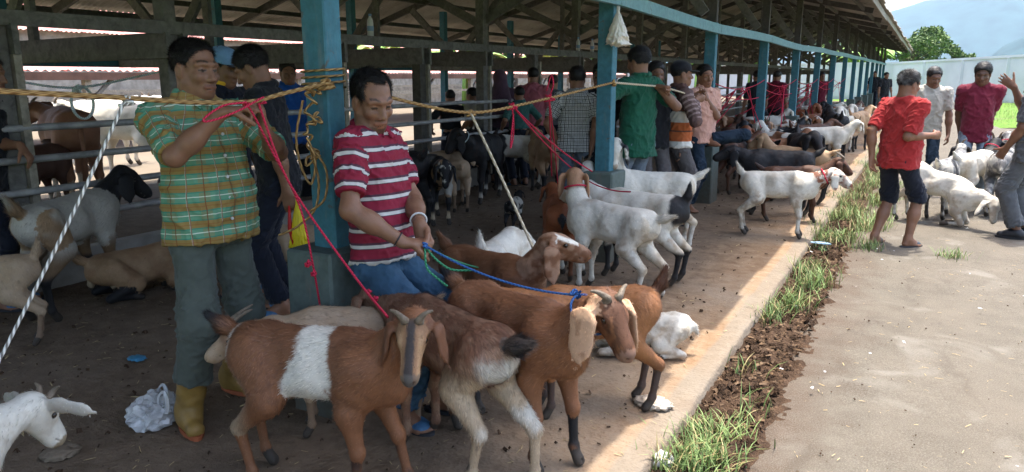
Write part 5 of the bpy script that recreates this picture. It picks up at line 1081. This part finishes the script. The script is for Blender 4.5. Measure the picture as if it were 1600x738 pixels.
I11 = man(1052, 350, 20, 'man in black cap and white and orange banded jacket pulling the rope', 1.62, hv=.008, shirtmat=M['blocks'], sleeve=.95, pantsmat=M['char_cloth'], head=(-6, 0, 0), wide=1.08, girth=1.05, hem=.80, arms={'L': dict(w=(1086, 150, -.05), hint=(-.2, .6, -1), pose='grip', d=(1, -.2, .2), pn=(0, -1, 0), th=(0, 0, 1)), 'R': dict(w=(1086, 156, .12), hint=(-.2, -.8, -1), pose='grip', d=(1, .2, .2), pn=(0, 1, 0), th=(0, 0, 1))})
cap_hat(I11, M['black_cloth'], M['black_cloth'], 'cap')
man(1090, 330, -40, 'man in a pale pink shirt with one bare foot up on the concrete pedestal', 1.60, hv=.008, shirtmat=M['pink_cloth'], sleeve=.40, pantsmat=M['jeans_dark'], head=(-20, -4, 6), shoes=None, hem=.78, arms={'L': dict(w=(1104, 155, .1), hint=(.2, .6, -1), pose='grip', d=(-.2, -.3, 1), pn=(-1, 0, 0)), 'R': dict(w=(1090, 152, .15), hint=(0, -.5, -1), pose='grip')}, feet={'L': (1106, 229, .74), 'R': (-.05, -.12, 0)}, skin=SKIN*1.1)
man(1388, 385, 56, 'man in a red T-shirt and dark shorts seen from behind on the road edge', 1.60, -.07, hv=.0065, shirtmat=M['red_cloth'], sleeve=.46, pants='knee', pantsmat=M['navy_cloth'], shoemat=(M['sandal_sole'], M['slide_strap']), head=(-14, -10, 0), shw=.175, girth=1.08, belly=.02, wide=1.10, hem=.75, hairlen=.006, grey=.55, collar=False,
    arms={'R': dict(w=(1458, 212, .0), hint=(-.2, .1, -1), pose='grip', d=(1, 0, .0), pn=(0, 1, 0), th=(0, 0, 1)), 'L': dict(w=(1362, 246, .05), hint=(-.6, .1, -.3))}, feet={'L': (-.05, .12, 0), 'R': (.10, -.12, 0)})
man(1436, 303, -92, 'man in an off white T-shirt and jeans looking down at the goats on the road', 1.66, -.06, hv=.009, shirtmat=M['white_cloth'], sleeve=.42, pantsmat=M['jeans_dark'], head=(24, -18, 0), hem=.80, grey=.3, collar=False, skin=SKIN*.9)
man(1510, 316, -84, 'man in a loose maroon shirt with his hands behind his back', 1.70, -.06, hv=.009, shirtmat=M['maroon_cloth'], sleeve=.44, pantsmat=M['jeans_grey'], head=(-10, -16, 0), hem=.76, wide=1.04, girth=.96, skin=SKIN*.55, arms={'L': dict(w=(1524, 230, -.22), hint=(-.4, 1, .2)), 'R': dict(w=(1498, 230, -.22), hint=(-.4, -1, .2))}, hairlen=.016)
man(1594, 372, 160, 'man in a grey shirt and grey trousers at the picture edge, one hand spread', 1.70, -.06, hv=.0075, shirtmat=M['grey_cloth'], sleeve=.46, pantsmat=M['grey_cloth'], shoes='shoe', shoemat=(M['shoe_black'], M['shoe_black']), wide=1.14, girth=1.05, hem=.76, skin=SKIN*.8, arms={'L': dict(w=(1572, 232, .1), hint=(-.8, .5, 0)), 'R': dict(w=(1584, 136, -.25), hint=(.3, -.6, -1), pose='open', d=(.7, .3, .6), pn=(.3, -1, .1), th=(0, 0, 1))})
man(1362, 171, -92, 'man in a black T-shirt standing far down the shed between the posts', 1.72, hv=.013, shirtmat=M['black_cloth'], sleeve=.42, pantsmat=M['navy_cloth'])
man(1378, 182, -60, 'man in dark clothes behind the head of the red shirted man', 1.64, hv=.014, shirtmat=M['black_cloth'], sleeve=.42, pantsmat=M['navy_cloth'])
# people sitting and standing beyond the pen rails
for px, py, rel, mt, lb, H_ in ((706, 292, 90, 'black_cloth', 'person in black beyond the pen rails', 1.3), (741, 290, 150, 'white_cloth', 'person in white with long dark hair beyond the rails', 1.33), (782, 285, 100, 'purple_cloth', 'woman in a purple veil standing beside a pen column', 1.56), (812, 290, 120, 'teal_cloth', 'man in a teal shirt leaning on the pen rail', 1.34), (832, 280, 90, 'rose_cloth', 'person in a rose shirt standing against a column', 1.60), (862, 278, 80, 'grey_cloth', 'person in grey with a red bag beyond the rails', 1.5)):
    I = man(px, py, rel, lb, H_, hv=.013, shirtmat=M[mt], sleeve=.5, pantsmat=M['navy_cloth'], z0=0., wide=1.1)
    if 'veil' in lb:
        Bd = Body(); q = I['q']; kk = I['k']; Bd.ell(q(-.02, 0, .02)/kk, (.125, .105, .125), 'v'); Bd.cap(q(-.06, 0, -.05)/kk, q(-.05, 0, -.30)/kk, .10, .16, 'v'); v, f, l, lb_ = Bd.mesh(.012); link('veil', mesh_np('veil', v*kk, f), M['purple_cloth'], I['root'])
# bystanders in the far shade
for i, (px, py, rel, mt) in enumerate(((1206, 226, 60, 'maroon_cloth'), (1176, 232, 120, 'black_cloth'), (1276, 205, -60, 'maroon_cloth'))): man(px, py, rel, 'bystander in %s clothes among the tied goats in the far shade' % ('dark red' if 'maroon' in mt and i == 0 else 'black' if i == 1 else 'red'), 1.6, hv=.016, shirtmat=M[mt], sleeve=.5, pantsmat=M['black_cloth'])
# ---------------------------------------------------------------- ropes and small things
def rope_mat(name, a, b, tw=130):
    t = NT(name); p = t.attr('pat'); s = t.node('ShaderNodeSeparateXYZ'); t.ln(p.outputs['Vector'], s.inputs[0])
    w = t.math('SINE', t.math('ADD', t.math('MULTIPLY', s.outputs[1], tw), t.math('MULTIPLY', s.outputs[0], 2))); f = t.ramp(w, -.7, .7)
    c = t.mix(f, a, b); t.bump(f, .6, .004); return t.done(c, .8, .25)
M['manila'] = rope_mat('manila_rope', lin(120, 88, 50), lin(186, 150, 98)); M['cream_rope'] = rope_mat('cream_rope', lin(170, 150, 120), lin(226, 212, 186)); M['twist_rope'] = rope_mat('black_white_rope', lin(120, 116, 110), lin(236, 234, 230), 200)
M['red_cord'] = rope_mat('red_cord', lin(166, 26, 52), lin(214, 52, 86), 400); M['blue_cord'] = rope_mat('blue_cord', lin(28, 62, 120), lin(60, 108, 168), 400); M['green_cord'] = rope_mat('green_cord', lin(26, 100, 70), lin(80, 160, 120), 400); M['white_cord'] = rope_mat('white_cord', lin(170, 190, 190), lin(235, 245, 245), 300)
def rope_mesh(pts, r, n=7, k=6, fuzz=0.):
    cp = np.array(crom(pts, k)); V = []; pat = []; u = None; L = 0
    for i, p in enumerate(cp):
        d = nrm(cp[min(i+1, len(cp)-1)]-cp[max(i-1, 0)]); L += np.linalg.norm(p-cp[i-1]) if i else 0
        u = nrm(np.cross(d, [.3, .2, 1])) if u is None else nrm(u-d*(u@d)); w = np.cross(d, u)
        for a in range(n): t = 2*math.pi*a/n; V.append(p+(u*math.cos(t)+w*math.sin(t))*r*(1+fuzz*(random.random()-.5))); pat.append((t, L, 0))
    F = [(i*n+a, i*n+(a+1) % n, (i+1)*n+(a+1) % n, (i+1)*n+a) for i in range(len(cp)-1) for a in range(n)]
    return np.array(V), np.array(F), np.array(pat)
def rope(label, mat, strands_, r, cat='rope', name='rope', group=None, knots=(), k=6):
    Vs, Fs, Ps, o = [], [], [], 0
    for s in strands_: v, f, p = rope_mesh(s, r, k=k); Vs.append(v); Fs.append(f+o); Ps.append(p); o += len(v)
    for c, rr in knots:
        c = np.array(c, float); rd = np.random.default_rng(int(abs(c[0])*1000)); q = [c+rd.normal(0, rr*.55, 3) for _ in range(9)]
        v, f, p = rope_mesh(q, r*1.05, k=5); Vs.append(v); Fs.append(f+o); Ps.append(p); o += len(v)
    ob = link(name, mesh_np(name, np.concatenate(Vs), np.concatenate(Fs), True, None, np.concatenate(Ps)), mat); return tag(ob, label, cat, group)
def sag(a, b, s, n=6):
    a, b = np.array(a, float), np.array(b, float); return [a+(b-a)*i/n-np.array([0, 0, s*4*(i/n)*(1-i/n)]) for i in range(n+1)]
XR = -2.19
pA = atX(-60, 139, XR); pM = atX(190, 153, XR); pH = atX(392, 159, XR); p1 = np.array([-2.19, PY[2]-.075, atX(490, 130, -2.20)[2]])
rope('thick manila rope stretched from the left to the nearest blue post', M['manila'], [[pA, atX(60, 146, XR), pM, atX(300, 160, XR), pH, atX(440, 147, XR), p1]], .0085, knots=[(p1+[0, -.01, 0], .03)])
# wraps round the post and a tangled end hanging down
c = np.array([-2.28, PY[2]]); wr = []
for i in range(41):
    a = 2*math.pi*i/12+.6; e = max(abs(math.cos(a)), abs(math.sin(a))); wr.append((c[0]+.078*math.cos(a)/e*1.02, c[1]+.066*math.sin(a)/e*1.02, p1[2]-.02+.0022*i))
r_ = np.random.default_rng(5); h0 = np.array([-2.23, PY[2]-.12, p1[2]-.02]); hang = [h0+np.array([r_.normal(0, .018), r_.normal(0, .02)-.02, -.016*i+r_.normal(0, .012)]) for i in range(18)]; end = hang[-1]
loops = [h0+np.array([-.02, -.04, -.05]), h0+[-.05, -.06, -.2], h0+[-.06, -.03, -.33], h0+[-.02, -.02, -.40], h0+[.02, -.03, -.30], h0+[.0, -.05, -.2]]
tail_ = [end, end+[.03, 0, -.10], end+[.02, -.02, -.22], end+[-.06, -.05, -.30], end+[-.14, -.08, -.34]]; tail2 = [h0+[.0, -.02, -.25], h0+[.05, .0, -.34], h0+[.05, -.02, -.46], h0+[-.03, -.04, -.52]]
rope('coil of brown manila rope knotted on the nearest blue post with a tangled end', M['manila'], [wr, hang, loops, tail_, tail2], .0052, knots=[(h0, .03), (end, .035), (h0+[0, 0, -.12], .03)])
p1b = np.array([-2.19, PY[2]+.07, p1[2]+.0]); pk = atX(735, 176, XR); p2 = np.array([-2.195, PY[3]-.08, atX(948, 130, -2.06)[2]])
rope('pale manila rope running from the nearest post to the second post', M['manila'], [[p1b, atX(620, 155, XR), pk, atX(830, 160, XR), p2]], .0085, knots=[(pk, .022), (p2, .02)])
tw0 = atX(196, 156, XR); tw1 = gnd(-30, 620, .55)
rope('black and white twisted rope slanting down from the manila rope', M['twist_rope'], [[tw0, (tw0*.6+tw1*.4)+[0, 0, -.015], tw1]], .0054, knots=[(tw0, .022)], k=12)
hd4 = gnd(835, 392, .62)
rope('cream rope hanging from the knot down to the small brown goat', M['cream_rope'], [sag(pk, hd4, -.01, 3)], .0075)
hA = atX(382, 160, XR+.02); hB = atX(430, 196, XR); kA = atX(468, 322, -2.1); dA = gnd(505, 510, .40)
rope('red cord from the plaid man down to the pale tan goat', M['red_cord'], [[hA, atX(395, 178, XR), atX(425, 236, -2.16), kA, atX(490, 420, -2.1), dA]], .0042, knots=[(atX(480, 412, -2.1), .014), (atX(489, 427, -2.1), .012)])
g1h = gnd(606, 496, .72); rope('long red cord from the plaid man to the banded goat', M['red_cord'], [[atX(404, 162, XR+.02), atX(440, 262, -2.1), atX(480, 330, -2.05), atX(560, 440, (-2.1+g1h[0])/2+.02), g1h]], .0044, knots=[(atX(577, 455, -1.9), .013), (atX(587, 466, -1.88), .011)])
lp = [atX(x, y, XR+.05) for x, y in ((385, 160), (350, 165), (325, 180), (318, 190), (340, 186), (375, 172), (400, 158), (412, 152))]; rope('looped end of red cord tied in the plaid man hands', M['red_cord'], [lp], .0038, knots=[(atX(384, 160, XR), .012), (atX(410, 158, XR), .012)])
hP2 = facing(gnd(640, 650), 664, 384, .30); kc, kd, kr = NKD['brown goat with wide pale drooping ears and a blue rope on its neck']; k1_ = nrm(np.cross(kd, [0, 0, 1.])); k2_ = np.cross(kd, k1_); nk3 = kc+k2_*kr*1.1*(1 if k2_[2] > 0 else -1)
rope('blue cord from the striped man to the neck of the brown goat', M['blue_cord'], [sag(hP2, nk3, .04, 6), [kc+(k1_*math.cos(a)+k2_*math.sin(a))*(kr*1.12) for a in np.linspace(0, 6.283, 15)]], .0044, knots=[(nk3, .018), (hP2, .012)])
g5 = gnd(780, 420, .45); rope('green cord from the striped man to the small white goat', M['green_cord'], [sag(hP2, g5, .03, 6), [hP2, hP2+[.02, -.02, -.08], hP2+[.06, -.01, -.12], hP2+[.08, .03, -.16]], [hP2, hP2+[.03, .02, -.05], hP2+[.1, .03, -.09], hP2+[.18, .06, -.09]]], .0045)
a0, a1 = atX(800, 165, XR), atX(858, 152, XR)
rope('bunch of red cords from the rope down to the goats at the second post', M['red_cord'], [sag(a0, gnd(892, 262, .80), .02), sag(a0, gnd(925, 268, .85), .03), sag(a1, gnd(862, 275, .72), -.02), sag(a1, gnd(872, 292, .6), -.03), [a0, a0+[0, .02, -.1], a0+[-.02, .05, -.2], a0+[0, -.02, -.25], a0+[.01, 0, -.05]], [a1, a1+[.03, 0, .08], a1+[0, .03, .14], a1+[-.02, 0, .04]], sag(gnd(892, 262, .80), gnd(985, 300, .8), .05)], .0048, knots=[(a0, .03), (a1, .035)])
p3 = np.array([-2.19, PY[4]-.08, 1.43]); rope('cream rope pulled between the green polo man and the banded jacket man', M['cream_rope'], [sag(p2, gnd(1028, 136, 1.41) if 0 else facing(gnd(992, 366), 1026, 135, 0), .0, 3), sag(facing(gnd(992, 366), 1026, 135, 0), facing(gnd(1052, 350), 1086, 152, .1), -.01, 3)], .009)
# red ropes strung through the far bays
for j in range(4, 9):
    ya, yb = PY[j]+.08, PY[j+1]-.08; s = []; r_ = random.Random(j); mid = []
    s.append(sag((-2.23, ya, 1.42), (-2.23, yb, 1.45), .10)); s.append(sag((-2.23, ya, 1.30), (-2.3, yb, 1.18), .05))
    for q in range(4 if j < 7 else 2):
        y = ya+(yb-ya)*r_.uniform(.25, .75); top = (-2.23, y, 1.42-.4*((y-ya)/(yb-ya))*(1-(y-ya)/(yb-ya)))
        for w in range(2): s.append(sag(top, (-2.2+r_.uniform(-1.1, .2), y+r_.uniform(-.9, .9), r_.uniform(.55, .8)), r_.uniform(-.02, .05), 4))
    rope('tangle of red cords strung in the %s open bay beyond the pedestal' % ['first', 'second', 'third', 'fourth', 'fifth'][j-4], M['red_cord'], s, .006, knots=[((-2.23, (ya+yb)/2, 1.33), .04)])
w0 = atX(30, 128, -6.5); w1 = atX(125, 137, -6.5); w2 = atX(250, 112, -6.5)
rope('white cord line with a coiled hank in the pen behind the plaid man', M['white_cord'], [[w0, w1, w2], [w1+np.array([0, .16*math.sin(a), -.14+.16*math.cos(a)])*(1+.15*math.sin(3*a)) if 0 else w1+np.array([.01*a/6, .10*math.sin(a), -.13+.14*math.cos(a)]) for a in np.linspace(0, 12.5, 30)]], .010, knots=[(w1, .05)])
for lb, mt, tx in (('white goat with a tan head turned away, cream tail to the front', 'red_cord', 'red cord collar on the tan headed white goat'), ('white goat with a rust speckled head standing on the sunlit kerb', 'red_cord', 'red cord collar on the rust speckled goat'), ('pale grey long haired goat seen from behind next to the grey man', 'red_cord', 'red cord collar on the pale grey goat on the road'),
                   ('white goat with a black neck in the middle of the road ring', 'red_cord', 'red cord collar on the black necked goat on the road'), ('big black goat with white feet facing out near the pen rail', 'white_cord', 'white cord collar on the big black goat')):
    kc, kd, kr = NKD[lb]; a1, a2 = nrm(np.cross(kd, [0, 0, 1.])), None; a2 = np.cross(kd, a1); rope(tx, M[mt], [[kc+(a1*math.cos(a)+a2*math.sin(a))*(kr*1.1) for a in np.linspace(0, 6.283, 13)]], .006, 'collar', 'cord_collar', k=2)
# plastic bag on the ground
def bag(name, label, pos, size, squash, mat, seed, cat, hang=False):
    bm = bmesh.new(); bmesh.ops.create_icosphere(bm, subdivisions=5 if hang else 4, radius=1.); v = np.array([x.co[:] for x in bm.verts]); bm.verts.index_update()
    cr = 1-np.abs(fbm(v, 2.2, seed)-.5)*3; cr2 = 1-np.abs(fbm(v, 5., seed+3)-.5)*3
    am = 1 if hang else 1.5; cr3 = 1-np.abs(fbm(v, 9., seed+8)-.5)*3; v = v*(1+am*(.30*(cr[:, None]-.6)+.20*(cr2[:, None]-.6)+.10*(cr3[:, None]-.6)))
    if hang:
        z = v[:, 2]; w = np.interp(z, [-1.2, -.95, -.6, 0, .5, .8, 1.3], [.9, 1.25, 1.15, .8, .42, .14, .16])/np.sqrt(np.clip(1-np.clip(z, -1.2, 1.2)**2*.8, .12, 1)); v[:, 0] *= w; v[:, 1] *= w
    v = v*np.array(size)*.5; 
    if not hang: v[:, 2] = np.maximum(v[:, 2]+size[2]*.40, .004+0*v[:, 2])
    f = np.array([[q.index for q in x.verts] for x in bm.faces]); bm.free()
    o = link(name, mesh_np(name, v, f, hang or size[2] < .08), mat); o.location = pos; return tag(o, label, cat)
t = NT('thin_plastic'); t.b.inputs['Transmission Weight'].default_value = .0; t.b.inputs['Alpha'].default_value = .78; M['plastic'] = t.done((.62, .64, .65), .25, .6); t = NT('crumpled_film'); n = t.noise(14, 4); t.val(t.b.inputs['Alpha'], t.math('MULTIPLY_ADD', t.ramp(n, .35, .65), .45, .5)); M['plastic_thin'] = t.done((.62, .63, .64), .18, .8)
t = NT('milky_plastic'); M['milky'] = t.done((.75, .70, .62), .35, .5)
P = gnd(246, 662); bag('plastic_bag', 'crumpled clear plastic bag lying on the dirt by the mustard boot', (P[0], P[1], .0), (.18, .20, .15), 1, M['plastic_thin'], 4, 'bag')
m = MB(); P = gnd(246, 662)
for k_, (ax_, ay_) in enumerate(((-.02, .03), (.05, -.02))): m.tube(crom([(ax_, ay_, .09), (ax_+.01, ay_, .15), (ax_+.035, ay_+.01, .17), (ax_+.05, ay_+.01, .12), (ax_+.05, ay_, .08)], 4), [.012, .010, .008, .007, .006, .005, .006, .007, .008, .009, .010, .010, .010, .011, .011, .011, .012], 5)
m.build('bag_handle', M['plastic_thin'], [o_ for o_ in COL.objects if o_.name == 'plastic_bag'][0])
P = gnd(214, 562); bag('plastic_scrap', 'flat scrap of blue plastic on the dirt behind the plastic bag', (P[0], P[1], .0), (.10, .07, .02), 1, simple('blue_plastic', (.05, .22, .36), .5, .2), 7, 'litter')
P = gnd(1228, 376); bag('plastic_scrap', 'small pale blue plastic scrap by the speckled goat feet', (P[0]+.30, P[1], .0), (.16, .06, .02), 1, simple('pale_blue_plastic', (.30, .45, .55), .5, .2), 9, 'litter')
bb = atX(1003, 95, -5.1); bag('hanging_bag', 'black bag hung on the inner beam behind the green polo man', (-5.07, bb[1], 1.70), (.20, .40, .42), 1, M['black_cloth'], 41, 'bag', True)
hb = atX(961, 36, -2.16); hb[1] = PY[3]-.10; bag('hanging_bag', 'white plastic bag hung by its neck from the second blue post', (-2.16, PY[3]-.10, hb[2]-.02), (.13, .11, .27), 1, M['milky'], 12, 'bag', True)
P4_ = gnd(450, 490); v4 = facing(P4_, 466, 352, .22); m = MB()
for i in range(6): pass
o = bag('yellow_bag', 'yellow and red plastic bag held by the young man in black', tuple(v4), (.11, .05, .34), 1, simple('yellow_plastic', lin(226, 204, 40), .4, .1), 20, 'bag', True)
m = MB(); m.tube([(-.045, -.02, .12), (-.05, -.02, -.02), (-.02, -.02, -.16)], [.006, .014, .004], 6); m.build('red_edge', simple('red_plastic', lin(190, 40, 40), .5, .1), o, True)
for px, py, X in ((579, 55, -5.125), (903, 84, -5.125), (925, 85, -5.125)):
    p = atX(px, py, X); o = empty('water_bottle', (X, p[1], 1.913), 0, {579: 'clear water bottle on the inner beam above the striped man', 903: 'clear water bottle on the inner beam, left one beside the second post', 925: 'clear water bottle on the inner beam, nearest to the second post'}[px], 'bottle', 'bottles on the beam')
    m = MB(); m.tube([(0, 0, 0), (0, 0, .13), (0, 0, .16), (0, 0, .19), (0, 0, .2)], [.034, .034, .03, .014, .013], 12); m.build('bottle', M['plastic'], o, True); m = MB(); m.tube([(0, 0, .2), (0, 0, .222)], .016, 10); m.build('cap', M['cap_blue'], o, True); m = MB(); m.tube([(0, 0, .05), (0, 0, .10)], .0352, 12, False); m.build('label', simple('bottle_label', (.18, .28, .45), .5, .1), o, True)
def stone(label, px, py, sz, col, seed, z0=0.):
    P = gnd(px, py, z0); bag('stone', label, (P[0], P[1], z0), sz, 1, simple('stone_%d' % seed, col, .85, .25, 15, .4), seed, 'stone')
stone('flat whitish stone on the sunlit slab edge', 1020, 634, (.16, .11, .04), (.50, .42, .33), 31); stone('broken white concrete chip at the kerb in the grass', 1030, 724, (.11, .09, .05), (.62, .60, .56), 33, -.06); stone('grey stone half buried in the dirt at the left', 95, 712, (.12, .12, .04), (.18, .14, .10), 35)
# grass clumps, litter and chips
def blades(n, spread, hgt, seed, w=.006, flop=.55):
    r = np.random.default_rng(seed); V = []; 
    base = np.stack([r.normal(0, spread[0], n), r.normal(0, spread[1], n), np.zeros(n)], 1); a = r.uniform(0, 6.283, n); h = hgt*r.uniform(.45, 1.15, n); fl = flop*r.uniform(.3, 1.5, n)
    d = np.stack([np.cos(a), np.sin(a), 0*a], 1); s = np.stack([-np.sin(a), np.cos(a), 0*a], 1); q = []
    for u, wk in ((0, .8), (.35, 1.), (.7, .75), (1., .05)):
        c = base+d*(h*fl*u**1.8)[:, None]+np.array([0, 0, 1.])*(h*(u-.45*fl*u**2.4))[:, None]; q += [c-s*w*wk*.5, c+s*w*wk*.5]
    v = np.stack(q, 1).reshape(-1, 3); b = np.arange(n)[:, None]*8; f = np.concatenate([b+np.array([[k, k+1, k+3, k+2]]) for k in (0, 2, 4)]); return mesh_np('grass_clump', v, f, True)
t = NT('grass_blade'); i = t.node('ShaderNodeNewGeometry').outputs['Random Per Island']; c = t.mix(i, (.10, .17, .05), (.27, .36, .13)); cr = t.math('GREATER_THAN', i, .80); M['blade'] = t.done(t.mix(cr, c, (.36, .30, .14)), .6, .3)
def clump(label, spots, seed, group=None):
    r = random.Random(seed); Vs, Fs, o = [], [], 0
    for k, (x, y, n, sx, sy, h_) in enumerate(spots):
        me = blades(n, (sx, sy), h_, seed*50+k); v = np.zeros(len(me.vertices)*3, np.float32); me.vertices.foreach_get('co', v); v = v.reshape(-1, 3)+[x, y, -.085]; f = np.zeros(len(me.polygons)*4, np.int32); me.polygons.foreach_get('vertices', f); Vs.append(v); Fs.append(f.reshape(-1, 4)+o); o += len(v); bpy.data.meshes.remove(me)
    ob = link('grass', mesh_np('grass', np.concatenate(Vs), np.concatenate(Fs)), M['blade']); ob['kind'] = 'stuff'; ob['label'] = label
rr = random.Random(3)
clump('ragged grass growing at the kerb in front', [(*gnd(x, y, -.06)[:2], n, .05, .05, h_) for x, y, n, h_ in ((1050, 735, 70, .16), (1085, 720, 90, .17), (1110, 705, 80, .16), (1140, 690, 60, .15), (1095, 680, 60, .15), (1060, 700, 60, .14), (1150, 665, 40, .14), (1120, 735, 80, .16), (1165, 580, 26, .15), (1170, 640, 14, .2), (1075, 745, 80, .16))], 1)
clump('green grass tufts between kerb and road', [(*gnd(x, y, -.06)[:2], n, .06, .10, h_) for x, y, n, h_ in ((1190, 500, 70, .16), (1215, 490, 70, .17), (1245, 480, 90, .18), (1262, 450, 120, .2), (1280, 445, 90, .2), (1255, 428, 90, .2), (1235, 480, 60, .2), (1275, 420, 60, .16))], 2)
clump('thick grass verge beside the red shirted man', [(rr.uniform(-.86, -.24), y, rr.choice((20, 50, 80, 110)), .06, .10, rr.uniform(.12, .24)) for y in np.arange(7.2, 12.5, .13)]+[(rr.uniform(-.86, -.3), y, 60, .1, .2, .22) for y in np.arange(12.5, 26, .3)], 3)
clump('pulled tuft of grass lying on the road', [(*gnd(1487, 402, -.06)[:2], 90, .06, .06, .14)], 4)
clump('rough grass in the field before the far wall', [(rr.uniform(1.8, 9), rr.uniform(29, 56), 40, .5, .5, .4) for _ in range(150)]+[(rr.uniform(-.6, .25), rr.uniform(33, 54), 40, .15, .5, .35) for _ in range(20)], 5)
def litter(name, label, n, xr, yr, z, ln, wd_, mat, seed, dens=None, th=.35):
    r = np.random.default_rng(seed); x = r.uniform(*xr, n); y = yr[0]+(yr[1]-yr[0])*r.uniform(0, 1, n)**1.6; a = r.uniform(0, 6.28, n); k_ = np.minimum(r.lognormal(-.3, .45, n), 1.5); L = ln*k_*r.uniform(.6, 1.2, n); W = wd_*k_*r.uniform(.5, 1.3, n)
    zz = (z(x, y) if callable(z) else z+0*x)+.004; d = np.stack([np.cos(a), np.sin(a), r.normal(0, .12, n)], 1)*L[:, None]/2; s = np.stack([-np.sin(a), np.cos(a), r.normal(0, .3, n)], 1)*W[:, None]/2; p = np.stack([x, y, zz], 1); up = np.array([0, 0, 1.])*(W*th)[:, None]
    v = np.stack([p-d-s, p+d-s, p+d+s, p-d+s, p-d*.8+up, p+d*.8+up], 1).reshape(-1, 3); b = np.arange(n)[:, None]*6
    f = np.concatenate([b+np.array([[0, 1, 5, 4]]), b+np.array([[2, 3, 4, 5]]), b+np.array([[1, 2, 5, 5]])[:, :4]*1 if 0 else b+np.array([[3, 0, 4, 4]])]) if 0 else np.concatenate([b+np.array([[0, 1, 5, 4]]), b+np.array([[2, 3, 4, 5]])])
    o = link(name, mesh_np(name, v, f, False), mat); o['kind'] = 'stuff'; o['label'] = label
litter('straw_litter', 'bits of straw strewn on the concrete road', 1300, (-.4, 3), (2.4, 12), -.058, .026, .003, M['straw'], 1); litter('straw_litter', 'bits of straw trodden into the shed floor', 1500, (-5.2, -.9), (1.5, 11), floor_z, .035, .004, M['straw'], 2)
litter('dung_litter', 'dark crumbs of dung on the road', 900, (-.4, 3), (2.4, 12), -.058, .009, .007, M['soil'], 3, th=.7); litter('dung_litter', 'dark crumbs of dung on the shed floor', 1500, (-5.2, -1.0), (1.3, 11), floor_z, .017, .014, M['soil'], 4, th=.7)
litter('leaf_litter', 'dead leaves and chips on the soil strip', 1100, (-.80, -.50), (2., 9), -.058, .035, .014, simple('dead_leaf', (.15, .092, .05), .8, .6, 25, 0), 5, th=.4); litter('soil_clods', 'clods of dark soil along the kerb', 1500, (-.80, -.48), (1.8, 9), -.060, .03, .025, M['soil'], 6, th=.8)
litter('pale_chips', 'pale chips of plaster and paper on the ground', 160, (-2.2, 3), (2.3, 12), -.03, .03, .014, M['white_strap'], 7)
